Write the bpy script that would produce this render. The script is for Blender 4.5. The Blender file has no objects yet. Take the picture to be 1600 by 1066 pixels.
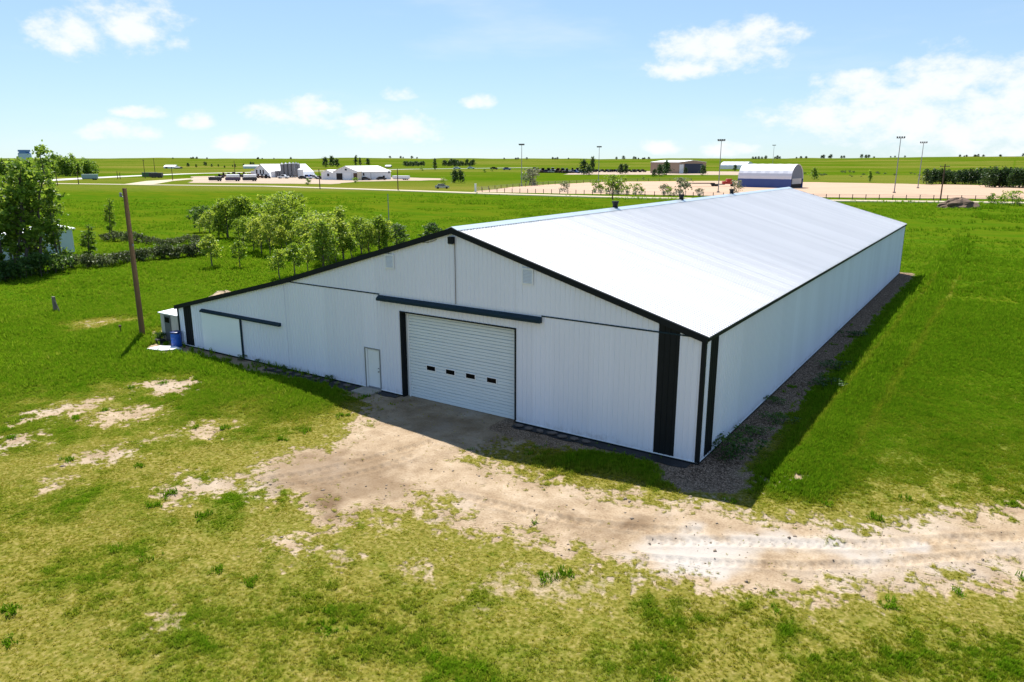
import bpy, math, random
import numpy as np
from mathutils import Vector, Matrix

S = bpy.context.scene
COL = S.collection
R = math.radians

# ------------------------------------------------------------------ camera
CAM = np.array([8.604, -25.522, 11.3132]); YAW = -0.5912; PIT = 0.2427; FPX = 1144.757
_fw = np.array([math.sin(YAW)*math.cos(PIT), math.cos(YAW)*math.cos(PIT), -math.sin(PIT)])
_rt = np.array([math.cos(YAW), -math.sin(YAW), 0.0]); _up = np.cross(_rt, _fw)
cd = bpy.data.cameras.new('camera'); co = bpy.data.objects.new('camera', cd); COL.objects.link(co)
cd.sensor_width = 36.0; cd.lens = 36.0*FPX/1600.0; cd.clip_start = 0.1; cd.clip_end = 30000
co.matrix_world = Matrix(((_rt[0], _up[0], -_fw[0], CAM[0]), (_rt[1], _up[1], -_fw[1], CAM[1]),
                          (_rt[2], _up[2], -_fw[2], CAM[2]), (0, 0, 0, 1)))
S.camera = co

# ------------------------------------------------------------------ light
SUNDIR = Vector((-2.6, 2.2, 5.0)).normalized()          # towards the sun
elev = math.asin(SUNDIR.z); az = math.atan2(SUNDIR.x, SUNDIR.y)
sl = bpy.data.lights.new('sun', 'SUN'); so = bpy.data.objects.new('sun', sl); COL.objects.link(so)
sl.energy = 5.0; sl.angle = R(0.53); sl.color = (1.0, 0.96, 0.89)
so.rotation_euler = (-SUNDIR).to_track_quat('-Z', 'Y').to_euler(); so.location = (0, 0, 60)

S.view_settings.view_transform = 'Standard'; S.view_settings.look = 'None'
S.view_settings.exposure = 1.0; S.view_settings.gamma = 1.0; S.view_settings.use_curve_mapping = False
S.cycles.use_denoising = True
S.cycles.max_bounces = 6; S.cycles.diffuse_bounces = 3; S.cycles.glossy_bounces = 2
S.cycles.transparent_max_bounces = 6; S.cycles.sample_clamp_indirect = 6

def dirpx(x, y):
    d = _fw + _rt*(x-800)/FPX + _up*(533-y)/FPX
    return d/np.linalg.norm(d)

W = bpy.data.worlds.new('World'); S.world = W; W.use_nodes = True
nt = W.node_tree; nt.nodes.clear()
def N(t, nt=None, **k):
    n = (nt or W.node_tree).nodes.new(t)
    for a, b in k.items(): setattr(n, a, b)
    return n
def mth(nt, op, a, b=None, c=None, clamp=False):
    n = nt.nodes.new('ShaderNodeMath'); n.operation = op; n.use_clamp = clamp
    for i, v in enumerate((a, b, c)):
        if v is None: continue
        if isinstance(v, (int, float)): n.inputs[i].default_value = v
        else: nt.links.new(v, n.inputs[i])
    return n.outputs[0]
def smooth(nt, v, lo, hi):
    n = nt.nodes.new('ShaderNodeMapRange'); n.interpolation_type = 'SMOOTHSTEP'
    nt.links.new(v, n.inputs['Value']); n.inputs['From Min'].default_value = lo; n.inputs['From Max'].default_value = hi
    return n.outputs[0]
def world():
    sky = N('ShaderNodeTexSky', sky_type='NISHITA', sun_disc=False, sun_elevation=elev, sun_rotation=az,
            altitude=600, air_density=1.0, dust_density=0.05, ozone_density=2.0)
    tc = N('ShaderNodeTexCoord'); D = tc.outputs['Generated']
    def dot(v):
        n = N('ShaderNodeVectorMath', operation='DOT_PRODUCT'); nt.links.new(D, n.inputs[0]); n.inputs[1].default_value = v
        return n.outputs['Value']
    sep = N('ShaderNodeSeparateXYZ'); nt.links.new(D, sep.inputs[0]); Z = sep.outputs[2]
    # cumulus, as patches of direction (centre px, half width, half height in angle)
    blobs = [(1395, 182, .135, .045), (1560, 190, .16, .075), (1475, 130, .055, .04), (1290, 190, .09, .028), (1330, 145, .05, .03),
             (1120, 85, .085, .033), (1190, 58, .05, .022), (1070, 108, .055, .018), (625, 205, .062, .026), (470, 182, .075, .023), (560, 188, .025, .014),
             (205, 45, .055, .045), (120, 60, .05, .03), (370, 226, .033, .016), (303, 192, .022, .014), (225, 178, .03, .01), (185, 207, .05, .015),
             (622, 150, .02, .011), (747, 161, .022, .012), (1035, 232, .03, .012), (1140, 236, .035, .011)]
    acc = None
    for x, y, rw, rh in blobs:
        c = dirpx(x, y); t = np.array([c[1], -c[0], 0]); t /= np.linalg.norm(t)
        h = mth(nt, 'MULTIPLY', dot(tuple(t)), 1/rw)
        v = mth(nt, 'MULTIPLY_ADD', Z, 1/rh, -c[2]/rh)
        vd = mth(nt, 'MAXIMUM', mth(nt, 'MULTIPLY', v, -1.5), v)       # flatter base
        e = mth(nt, 'SUBTRACT', 1.0, mth(nt, 'MULTIPLY_ADD', h, h, mth(nt, 'MULTIPLY', vd, vd)))
        e = mth(nt, 'MAXIMUM', e, -1.2)
        acc = e if acc is None else mth(nt, 'MAXIMUM', acc, e)
    mp = N('ShaderNodeMapping'); nt.links.new(D, mp.inputs[0]); mp.inputs['Scale'].default_value = (1, 1, 1.7)
    n1 = N('ShaderNodeTexNoise'); n1.inputs['Scale'].default_value = 26; n1.inputs['Detail'].default_value = 8; n1.inputs['Roughness'].default_value = .62
    nt.links.new(mp.outputs[0], n1.inputs['Vector'])
    nn = mth(nt, 'MULTIPLY_ADD', n1.outputs['Fac'], 4.4, -2.2)
    cum = smooth(nt, mth(nt, 'ADD', acc, nn), -0.35, 1.3)
    # thin high cloud everywhere
    mp2 = N('ShaderNodeMapping'); nt.links.new(D, mp2.inputs[0]); mp2.inputs['Scale'].default_value = (1.2, 1.2, 6); mp2.inputs['Rotation'].default_value = (.1, .15, .4)
    n2 = N('ShaderNodeTexNoise'); n2.inputs['Scale'].default_value = 2.6; n2.inputs['Detail'].default_value = 6; n2.inputs['Roughness'].default_value = .55
    nt.links.new(mp2.outputs[0], n2.inputs['Vector'])
    cir = mth(nt, 'MULTIPLY', smooth(nt, n2.outputs['Fac'], .5, .82), .35)
    cl = mth(nt, 'MAXIMUM', mth(nt, 'MULTIPLY', cum, .92), cir)
    hue = N('ShaderNodeHueSaturation'); hue.inputs['Saturation'].default_value = SKY_SAT; hue.inputs['Value'].default_value = 1.0
    gm = N('ShaderNodeGamma'); gm.inputs['Gamma'].default_value = .55; nt.links.new(sky.outputs[0], gm.inputs['Color']); nt.links.new(gm.outputs[0], hue.inputs['Color'])
    tint = N('ShaderNodeMix', data_type='RGBA', blend_type='MULTIPLY'); tint.inputs['Factor'].default_value = 1
    nt.links.new(hue.outputs[0], tint.inputs['A']); tint.inputs['B'].default_value = SKY_TINT
    mx = N('ShaderNodeMix', data_type='RGBA'); nt.links.new(cl, mx.inputs['Factor'])
    nt.links.new(tint.outputs['Result'], mx.inputs['A']); mx.inputs['B'].default_value = CLOUD
    bg = N('ShaderNodeBackground'); bg.inputs['Strength'].default_value = SKY_STR
    nt.links.new(mx.outputs['Result'], bg.inputs['Color'])
    out = N('ShaderNodeOutputWorld'); nt.links.new(bg.outputs[0], out.inputs[0])
SKY_SAT = 1.0; SKY_TINT = (1.68, 2.06, 2.45, 1); CLOUD = (7.5, 7.7, 7.9, 1); SKY_STR = 0.068
world()

# ------------------------------------------------------------------ helpers
rng = np.random.default_rng(7); random.seed(7)
def G(x, y, z=0.0):                      # pixel of the 1600x1066 photo -> point on the ground
    d = _fw + _rt*(x-800)/FPX + _up*(533-y)/FPX
    return CAM + d*((z-CAM[2])/d[2])
def depth(p): return float((np.array(p)-CAM) @ _fw)
def M_(p, px): return px*depth(p)/FPX    # metres that px pixels span at p

_tab = np.random.default_rng(3).random((8, 256, 256))
def vn(x, y, s=0):
    xi = np.floor(x).astype(np.int64); yi = np.floor(y).astype(np.int64); fx = x-xi; fy = y-yi
    fx = fx*fx*(3-2*fx); fy = fy*fy*(3-2*fy); T = _tab[s % 8]
    a = T[xi & 255, yi & 255]; b = T[(xi+1) & 255, yi & 255]; c = T[xi & 255, (yi+1) & 255]; d = T[(xi+1) & 255, (yi+1) & 255]
    return (a*(1-fx)+b*fx)*(1-fy)+(c*(1-fx)+d*fx)*fy
def fbm(x, y, o=4, s=0):
    r = 0; a = .5; t = 0
    for i in range(o):
        r = r+a*vn(x+17.3*i, y+9.1*i, s+i); t += a; a *= .5; x = x*2.03; y = y*2.03
    return r/t
def sst(a, b, x):
    t = np.clip((x-a)/(b-a), 0, 1); return t*t*(3-2*t)

def npmesh(name, V, F, smooth_=False):
    V = np.asarray(V, np.float32); F = np.asarray(F, np.int32); k = F.shape[1]
    me = bpy.data.meshes.new(name); me.vertices.add(len(V)); me.vertices.foreach_set('co', V.ravel())
    me.loops.add(F.size); me.loops.foreach_set('vertex_index', F.ravel())
    me.polygons.add(len(F)); me.polygons.foreach_set('loop_start', np.arange(0, F.size, k, dtype=np.int32))
    if smooth_: me.polygons.foreach_set('use_smooth', np.ones(len(F), bool))
    me.update(calc_edges=True); return me
def link(name, data, m=None, parent=None):
    o = bpy.data.objects.new(name, data); COL.objects.link(o)
    if m is not None:
        data.materials.clear(); data.materials.append(m)
    if parent is not None: o.parent = parent
    return o
def tag(o, label=None, cat=None, group=None, kind=None):
    if label: o['label'] = label
    if cat: o['category'] = cat
    if group: o['group'] = group
    if kind: o['kind'] = kind
    return o
def thing(name, label, cat, loc=(0, 0, 0), rz=0.0, group=None):
    o = link(name, None); o.location = (loc[0], loc[1], loc[2] if len(loc) > 2 else 0); o.rotation_euler = (0, 0, rz)
    return tag(o, label, cat, group)
class MB:
    def __init__(s): s.v = []; s.f = []
    def add(s, V, F):
        o = len(s.v); s.v += [tuple(map(float, q)) for q in V]; s.f += [tuple(i+o for i in q) for q in F]; return s
    def box(s, x0, x1, y0, y1, z0, z1):
        V = [(x, y, z) for z in (z0, z1) for y in (y0, y1) for x in (x0, x1)]
        return s.add(V, [(0, 2, 3, 1), (4, 5, 7, 6), (0, 1, 5, 4), (2, 6, 7, 3), (0, 4, 6, 2), (1, 3, 7, 5)])
    def prism(s, poly, axis, a, b):       # polygon of 2-D points extruded along axis from a to b
        def P(u, w, t): return {'x': (t, u, w), 'y': (u, t, w), 'z': (u, w, t)}[axis]
        n = len(poly); V = [P(u, w, a) for u, w in poly]+[P(u, w, b) for u, w in poly]
        return s.add(V, [tuple(range(n)), tuple(range(2*n-1, n-1, -1))]+[(i, (i+1) % n, n+(i+1) % n, n+i) for i in range(n)])
    def tube(s, pts, rad, n=6, cap=True):
        pts = [Vector(p) for p in pts]; rad = rad if hasattr(rad, '__len__') else [rad]*len(pts); V = []
        for i, p in enumerate(pts):
            d = (pts[min(i+1, len(pts)-1)]-pts[max(i-1, 0)]).normalized()
            a = d.cross(Vector((0, 0, 1)) if abs(d.z) < .9 else Vector((1, 0, 0))).normalized(); b = d.cross(a)
            V += [p+(a*math.cos(2*math.pi*k/n)+b*math.sin(2*math.pi*k/n))*rad[i] for k in range(n)]
        F = [(i*n+k, i*n+(k+1) % n, (i+1)*n+(k+1) % n, (i+1)*n+k) for i in range(len(pts)-1) for k in range(n)]
        if cap: F += [tuple(range(n-1, -1, -1)), tuple(range((len(pts)-1)*n, len(pts)*n))]
        return s.add(V, F)
    def lathe(s, prof, n=16, c=(0, 0)):
        V = [(c[0]+r*math.cos(2*math.pi*k/n), c[1]+r*math.sin(2*math.pi*k/n), z) for r, z in prof for k in range(n)]
        F = [(i*n+k, i*n+(k+1) % n, (i+1)*n+(k+1) % n, (i+1)*n+k) for i in range(len(prof)-1) for k in range(n)]
        return s.add(V, F+[tuple(range(n-1, -1, -1)), tuple(range((len(prof)-1)*n, len(prof)*n))])
    def build(s, name, m=None, parent=None, bevel=0, loc=None, smooth_=False):
        me = bpy.data.meshes.new(name); me.from_pydata(s.v, [], s.f); me.update()
        if smooth_: me.polygons.foreach_set('use_smooth', np.ones(len(me.polygons), bool))
        o = link(name, me, m, parent)
        if loc is not None: o.location = loc
        if bevel:
            b = o.modifiers.new('bevel', 'BEVEL'); b.width = bevel; b.segments = 2; b.limit_method = 'ANGLE'
        return o
def copy_tree(o, parent=None):
    c = o.copy(); COL.objects.link(c)
    if parent is not None: c.parent = parent
    for ch in [q for q in KIDS.get(o.name, [])] or list(o.children):
        copy_tree(ch, c)
    return c
KIDS = {}

# ------------------------------------------------------------------ materials
def mat(name, col, rough=.6, var=.12, scale=3.0, bump=0.0, bscale=30.0, metal=0.0, spec=.5, streak=None, rand=0.0):
    m = bpy.data.materials.new(name); m.use_nodes = True; t = m.node_tree; b = t.nodes['Principled BSDF']
    b.inputs['Roughness'].default_value = rough; b.inputs['Metallic'].default_value = metal; b.inputs['Specular IOR Level'].default_value = spec
    tc = t.nodes.new('ShaderNodeTexCoord'); no = t.nodes.new('ShaderNodeTexNoise'); no.inputs['Scale'].default_value = scale; no.inputs['Detail'].default_value = 5
    mp = t.nodes.new('ShaderNodeMapping'); t.links.new(tc.outputs['Object'], mp.inputs[0]); t.links.new(mp.outputs[0], no.inputs['Vector'])
    if streak: mp.inputs['Scale'].default_value = streak
    mx = t.nodes.new('ShaderNodeMix'); mx.data_type = 'RGBA'
    mx.inputs['A'].default_value = tuple(c*(1-var) for c in col)+(1,); mx.inputs['B'].default_value = tuple(min(1, c*(1+var)) for c in col)+(1,)
    t.links.new(no.outputs['Fac'], mx.inputs['Factor']); res = mx.outputs['Result']
    if rand:
        oi = t.nodes.new('ShaderNodeObjectInfo'); hv = t.nodes.new('ShaderNodeHueSaturation'); t.links.new(res, hv.inputs['Color'])
        t.links.new(mth(t, 'MULTIPLY_ADD', oi.outputs['Random'], rand, 1-rand/2), hv.inputs['Value']); res = hv.outputs[0]
    t.links.new(res, b.inputs['Base Color'])
    if bump:
        n2 = t.nodes.new('ShaderNodeTexNoise'); n2.inputs['Scale'].default_value = bscale; n2.inputs['Detail'].default_value = 4
        t.links.new(tc.outputs['Object'], n2.inputs['Vector'])
        bp = t.nodes.new('ShaderNodeBump'); bp.inputs['Strength'].default_value = bump; bp.inputs['Distance'].default_value = .05
        t.links.new(n2.outputs['Fac'], bp.inputs['Height']); t.links.new(bp.outputs[0], b.inputs['Normal'])
    return m
def splash(m):
    t = m.node_tree; b = t.nodes['Principled BSDF']; src = b.inputs['Base Color'].links[0].from_socket
    g = t.nodes.new('ShaderNodeNewGeometry'); sp = t.nodes.new('ShaderNodeSeparateXYZ'); t.links.new(g.outputs['Position'], sp.inputs[0])
    n = t.nodes.new('ShaderNodeTexNoise'); n.inputs['Scale'].default_value = 2.2; n.inputs['Detail'].default_value = 7; n.inputs['Roughness'].default_value = .7; t.links.new(g.outputs['Position'], n.inputs['Vector'])
    h = mth(t, 'MULTIPLY_ADD', n.outputs['Fac'], 1.3, mth(t, 'MULTIPLY_ADD', sp.outputs[2], -1.0, -.25)); f = mth(t, 'MULTIPLY', smooth(t, h, .0, .5), .38)
    x = t.nodes.new('ShaderNodeMix'); x.data_type = 'RGBA'; t.links.new(f, x.inputs['Factor']); t.links.new(src, x.inputs['A']); x.inputs['B'].default_value = (.33, .27, .21, 1); t.links.new(x.outputs['Result'], b.inputs['Base Color'])
def leafmat(name, cols, trans=.4, wood=False):
    m = bpy.data.materials.new(name); m.use_nodes = True; t = m.node_tree; t.nodes.clear()
    geo = t.nodes.new('ShaderNodeNewGeometry'); oi = t.nodes.new('ShaderNodeObjectInfo')
    no = t.nodes.new('ShaderNodeTexNoise'); no.inputs['Scale'].default_value = .8; no.inputs['Detail'].default_value = 3
    t.links.new(geo.outputs['Position'], no.inputs['Vector'])
    wn = t.nodes.new('ShaderNodeTexWhiteNoise'); wn.noise_dimensions = '1D'
    t.links.new(geo.outputs['Random Per Island'], wn.inputs['W'])
    f = mth(t, 'MULTIPLY_ADD', no.outputs['Fac'], .5, mth(t, 'MULTIPLY_ADD', wn.outputs['Value'], .45, mth(t, 'MULTIPLY', oi.outputs['Random'], .35)))
    f = mth(t, 'SUBTRACT', f, .15, clamp=True)
    cr = t.nodes.new('ShaderNodeValToRGB'); t.links.new(f, cr.inputs[0]); e = cr.color_ramp.elements
    e[0].position = .1; e[0].color = cols[0]+(1,); e[1].position = .95; e[1].color = cols[2]+(1,); k = e.new(.5); k.color = cols[1]+(1,)
    d = t.nodes.new('ShaderNodeBsdfPrincipled'); d.inputs['Roughness'].default_value = .55; d.inputs['Specular IOR Level'].default_value = .35
    tr = t.nodes.new('ShaderNodeBsdfTranslucent'); mx = t.nodes.new('ShaderNodeMixShader'); mx.inputs[0].default_value = trans
    hs = t.nodes.new('ShaderNodeHueSaturation'); hs.inputs['Value'].default_value = 1.3; hs.inputs['Hue'].default_value = .485
    t.links.new(cr.outputs[0], d.inputs['Base Color']); t.links.new(cr.outputs[0], hs.inputs['Color']); t.links.new(hs.outputs[0], tr.inputs['Color'])
    t.links.new(d.outputs[0], mx.inputs[1]); t.links.new(tr.outputs[0], mx.inputs[2])
    o = t.nodes.new('ShaderNodeOutputMaterial'); t.links.new(mx.outputs[0], o.inputs[0]); return m

WHITE = mat('white_steel_wall', (.76, .785, .88), .5, .06, .35, .03, .9, spec=.25, streak=(1, 1, .25), rand=.05)
splash(WHITE)
ROOFM = mat('white_steel_roof', (.80, .785, .785), .42, .05, .5, .01, .5, spec=.4, streak=(.25, 1, 1), rand=.07)
WPAINT = mat('white_paint', (.78, .80, .83), .45, .04, 2)
DOORM = mat('white_door_steel', (.68, .74, .77), .5, .05, .8, spec=.3)
BLACK = mat('black_green_trim', (.010, .013, .015), .55, .3, 2, spec=.12)
TEAL = mat('dark_teal_cover', (.008, .026, .04), .5, .25, 1.5, spec=.15)
CAPM = mat('galvanised_ridge', (.55, .62, .68), .3, .1, 2, metal=.4)
GLASS = mat('dark_glass', (.005, .005, .006), .2, .1, 3, spec=.03)
CONC = mat('weathered_concrete', (.34, .30, .25), .9, .25, 3, .4, 40)
WOOD = mat('weathered_wood', (.13, .072, .030), .85, .35, 5, .5, 25, streak=(4, 4, .4))
GREYW = mat('grey_wood', (.17, .14, .12), .9, .3, 6, .4, 25)
STONE = mat('brown_flat_stone', (.12, .095, .08), .95, .3, 5, .4, 20)
RUBBER = mat('black_fabric', (.012, .012, .014), .7, .3, 4, .5, 18)
BLUEP = mat('blue_plastic', (.01, .09, .42), .35, .12, 3)
NAVYP = mat('navy_plastic', (.008, .03, .15), .4, .12, 3)
RUST = mat('rusty_iron', (.10, .055, .035), .85, .35, 8)
GREY = mat('grey_steel', (.24, .25, .27), .45, .15, 3, metal=.3)
DGREY = mat('dark_grey_panel', (.085, .095, .11), .5, .2, 3)
STREAKW = mat('stained_white_steel', (.52, .51, .47), .6, .25, 1.4, streak=(6, 6, .5))

# ------------------------------------------------------------------ ground masks
def poly_sd(px, py, poly):                # signed distance to a polygon, positive inside
    P = np.array(poly); d = np.full(px.shape, 1e9); ins = np.zeros(px.shape, bool)
    for i in range(len(P)):
        a = P[i]; b = P[(i+1) % len(P)]; e = b-a; wx = px-a[0]; wy = py-a[1]
        t = np.clip((wx*e[0]+wy*e[1])/(e@e+1e-9), 0, 1); d = np.minimum(d, np.hypot(wx-t*e[0], wy-t*e[1]))
        c = ((a[1] <= py) & (b[1] > py)) | ((b[1] <= py) & (a[1] > py))
        with np.errstate(divide='ignore', invalid='ignore'):
            xi = a[0]+(py-a[1])/(e[1] if abs(e[1]) > 1e-9 else 1e-9)*e[0]
        ins ^= c & (px < xi)
    return np.where(ins, d, -d)
def GP(*q): return [tuple(G(*a)[:2]) for a in q]
DRIVE = GP((632, 622), (590, 637), (572, 655), (545, 690), (480, 707), (415, 728), (392, 745), (398, 762), (450, 765), (495, 772), (512, 800), (560, 803), (612, 795), (640, 765),
           (690, 775), (722, 800), (716, 816), (770, 828), (840, 834), (880, 852), (965, 862), (1005, 893), (1080, 907), (1200, 919), (1330, 912), (1450, 905), (1600, 892), (1800, 880),
           (1800, 770), (1600, 795), (1500, 808), (1400, 824), (1330, 836), (1250, 824), (1150, 808), (1050, 796), (960, 780), (880, 762), (810, 748), (745, 728), (722, 705), (765, 692), (832, 692), (807, 660))
DRIVE[0] = (-15.2, .3); DRIVE[-1] = (-8.1, .3)
PATCH = [(GP((228, 602), (262, 594), (300, 598), (290, 610), (255, 613)), 1.0), (GP((30, 650), (80, 638), (150, 626), (160, 634), (90, 650), (50, 658)), .8),
         (GP((140, 652), (170, 640), (240, 638), (235, 648), (190, 665), (150, 660)), .8), (GP((295, 672), (320, 663), (348, 668), (330, 680), (305, 680)), .85), (GP((0, 684), (45, 680), (52, 692), (0, 700)), .8),
         (GP((85, 728), (150, 700), (240, 690), (215, 712), (120, 735)), .6), (GP((238, 765), (300, 740), (360, 750), (345, 775), (270, 785)), .75), (GP((60, 752), (90, 750), (95, 765), (65, 768)), .6), (GP((300, 690), (200, 690), (260, 672), (345, 680)), .4),
         (GP((440, 838), (470, 846), (470, 860), (450, 858)), .9), (GP((505, 795), (530, 800), (552, 880), (525, 885)), .55), (GP((510, 775), (570, 790), (560, 815), (500, 812)), .75),
         (GP((630, 860), (680, 868), (690, 900), (640, 905)), .45), (GP((690, 905), (860, 870), (1000, 905), (960, 960), (760, 950)), .32), (GP((700, 740), (900, 765), (830, 800), (720, 770)), .62), (GP((225, 950), (290, 955), (280, 985), (230, 985)), .4),
         (GP((1205, 742), (1250, 738), (1262, 750), (1205, 757)), .75), (GP((112, 508), (180, 498), (190, 500), (130, 512)), .45), (GP((222, 525), (250, 518), (275, 545), (255, 550), (236, 540)), .8),
         (GP((310, 550), (330, 556), (345, 566), (320, 560)), .7), (GP((330, 470), (345, 460), (372, 458), (365, 468)), .8), (GP((560, 800), (640, 800), (650, 830), (580, 840)), .3)]
def masks(x, y):
    wx = x+.55*(fbm(x*.9, y*.9, 4, 1)-.5)*2; wy = y+.55*(fbm(x*.9+40, y*.9+7, 4, 2)-.5)*2
    fine = fbm(x*2.6, y*2.6, 4, 3)-.5; mid = fbm(x*.55, y*.55, 4, 4)-.5
    r = np.hypot(x-CAM[0], y-CAM[1]); near = r < 95
    dirt = np.zeros_like(x); drv = np.zeros_like(x); i = np.where(near)[0]
    sd = poly_sd(wx[i], wy[i], DRIVE); fin2 = fbm(x[i]*7, y[i]*7, 3, 5)-.5; drv[i] = sst(-1.3, 1.0, sd+fine[i]*2.6+fin2*2.6)
    for poly, k in PATCH:
        s = poly_sd(wx[i], wy[i], poly); dirt[i] = np.maximum(dirt[i], sst(-.9, .8, s+fine[i]*2.4+fin2*2.4-(1-k)*.9)*min(1, k+.15))
    # bare strips beside the walls
    fr = sst(-1.55, -1.05, y+fine*1.0+.35*np.sin(x*.7))*(y < 1)*(x > -35)*(x < .5); fr *= np.where(x > -9, 1, sst(-2.4, -1.2, y+1.0))
    side = (1-sst(1.15, 1.8, x+fine*1.0+mid*.5))*(x > -.3)*sst(-2.1, -1.2, y+fine*.8)*(1-sst(58.5, 60, y))
    fr2 = (1-sst(1.3, 2.1, np.hypot(x-.4, (y+.7))+fine))
    gravel = np.clip(np.maximum(side, fr2*.9), 0, 1); gravel = np.maximum(gravel, fr*.75*(x > -9)); dirtb = fr*(x <= -9)
    dirt = np.maximum.reduce([dirt, drv, dirtb, gravel])
    # dryness: straw-coloured zone round the track and across the near lawn
    v = (x-CAM[0])*_rt[0]+(y-CAM[1])*_rt[1]; u = (x-CAM[0])*math.sin(YAW)+(y-CAM[1])*math.cos(YAW)
    dcl = np.full(x.shape, -60.0); dcl[i] = poly_sd(x[i], y[i], DRIVE)
    dry = .95*sst(-3.6, .2, dcl+mid*3)+.73*(1-sst(25, 40, u+mid*14))*(1-.65*sst(3, 12, v-4+mid*6)*sst(22, 26, u))
    for poly, k in PATCH[:19]:
        s = poly_sd(x[i], y[i], poly); dry[i] = np.maximum(dry[i], .8*sst(-2.0, .3, s+mid[i]*2))
    dry = np.clip(dry*(-.25+2.4*fbm(x*.42, y*.42, 5, 6))+(1.0*fine)*near*(.3+dry), 0, 1)
    dry = np.maximum(dry, sst(255, 300, u)*np.clip(.25+2.0*(fbm(v*.0035, u*.013, 4, 3)-.5), 0, .7))
    lushz = sst(-6.5, -1.5, y)*(1-sst(.2, 1, y))*(x < .5)*(x > -40)+sst(1.8, 2.4, x)*(1-sst(4, 6, x))*sst(-3, 0, y)
    dry *= 1-.85*np.clip(lushz*(1-drv), 0, 1)*sst(-1.2, -2.6, dcl)
    lush = np.clip(.45+1.1*(fbm(x*.22, y*.22, 4, 2)-.5)+.5*lushz-.5*dry, 0, 1)
    for xa, w in ((2.95, .22), (4.95, .26)): dry = np.maximum(dry, 0.34*np.exp(-((x-xa-.012*(y-30)+.5*mid)/w)**2)*(y > 4)*(y < 60)*(dirt < .4))
    return dirt, gravel, dry, lush, drv
def hill(x, y):
    r = np.hypot(x-CAM[0], y-CAM[1]); a = np.arctan2(x-CAM[0], y-CAM[1])-YAW
    h = sst(1000, 3200, r)*(9+9*fbm(a*5+20, r*.0006, 3, 5)+9*sst(.25, .6, a))+sst(2500, 6000, r)*(fbm(a*14+5, r*.0003, 3, 2)-.3)*22
    return h
def zground(x, y, dirt, drv, r):
    flat = np.maximum(sst(1.0, 2.5, np.maximum(np.maximum(-36-x, x-.2), np.maximum(-y-.2, y-59))), 0)
    z = (fbm(x*.5, y*.5, 3, 5)-.5)*.10*flat+(fbm(x*2.2, y*2.2, 3, 6)-.5)*.05*(1-.4*drv)*np.clip(flat+.15, 0, 1)
    return z*(1-sst(70, 150, r))

BROWN = [(GP((400, 738), (480, 712), (560, 705), (640, 722), (625, 770), (500, 800), (420, 765)), .28), (GP((900, 812), (1000, 808), (1020, 830), (925, 842)), .5), (GP((620, 630), (800, 668), (790, 690), (650, 670)), .2), (GP((505, 790), (575, 790), (560, 815), (500, 815)), .35), (GP((1190, 862), (1330, 870), (1320, 884), (1180, 878)), .22),
         (GP((1005, 838), (1250, 835), (1400, 848), (1380, 868), (1200, 862), (1110, 902), (1010, 888)), -.5), (GP((1250, 890), (1500, 870), (1600, 850), (1600, 890), (1400, 905)), -.2)]
def tone(x, y, r):
    t_ = np.full(x.shape, .5); i = np.where(r < 60)[0]; n = fbm(x[i]*1.3, y[i]*1.3, 4, 2)-.5
    for poly, k in BROWN: t_[i] += k*sst(-.8, .9, poly_sd(x[i], y[i], poly)+n*2.6)
    return np.clip(t_, 0, 1)
# ruts with lug prints across the track
RUTS = [(GP((1010, 846), (1120, 846), (1250, 852), (1360, 852), (1480, 844), (1600, 838)), .26), (GP((1000, 872), (1130, 880), (1260, 886), (1400, 880), (1600, 862)), .2),
        (GP((400, 752), (480, 740), (560, 722), (610, 708), (680, 690)), .22), (GP((430, 762), (520, 750), (590, 733), (650, 712)), .2), (GP((515, 800), (528, 830), (538, 870)), .28),
        (GP((700, 770), (800, 795), (900, 815), (1000, 826), (1100, 830)), .22)]
def ruts(x, y):
    z = np.zeros_like(x)
    for line, w in RUTS:
        L = 0.0
        for a, b in zip(line[:-1], line[1:]):
            a = np.array(a); b = np.array(b); e = b-a; l = np.linalg.norm(e); t = ((x-a[0])*e[0]+(y-a[1])*e[1])/l; s = ((x-a[0])*e[1]-(y-a[1])*e[0])/l
            m = (t >= 0) & (t < l) & (np.abs(s) < w*1.8)
            q = np.abs(s[m])/w; prof = -.05*(1-sst(.6, 1.0, q))+.04*np.exp(-((q-1.25)/.25)**2)
            lug = .045*(np.sin((L+t[m]+np.abs(s[m])*.8)*2*math.pi/.34) > .1)*(1-sst(.7, 1.0, q))
            z[m] = prof+lug; L += l
    return z

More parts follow.
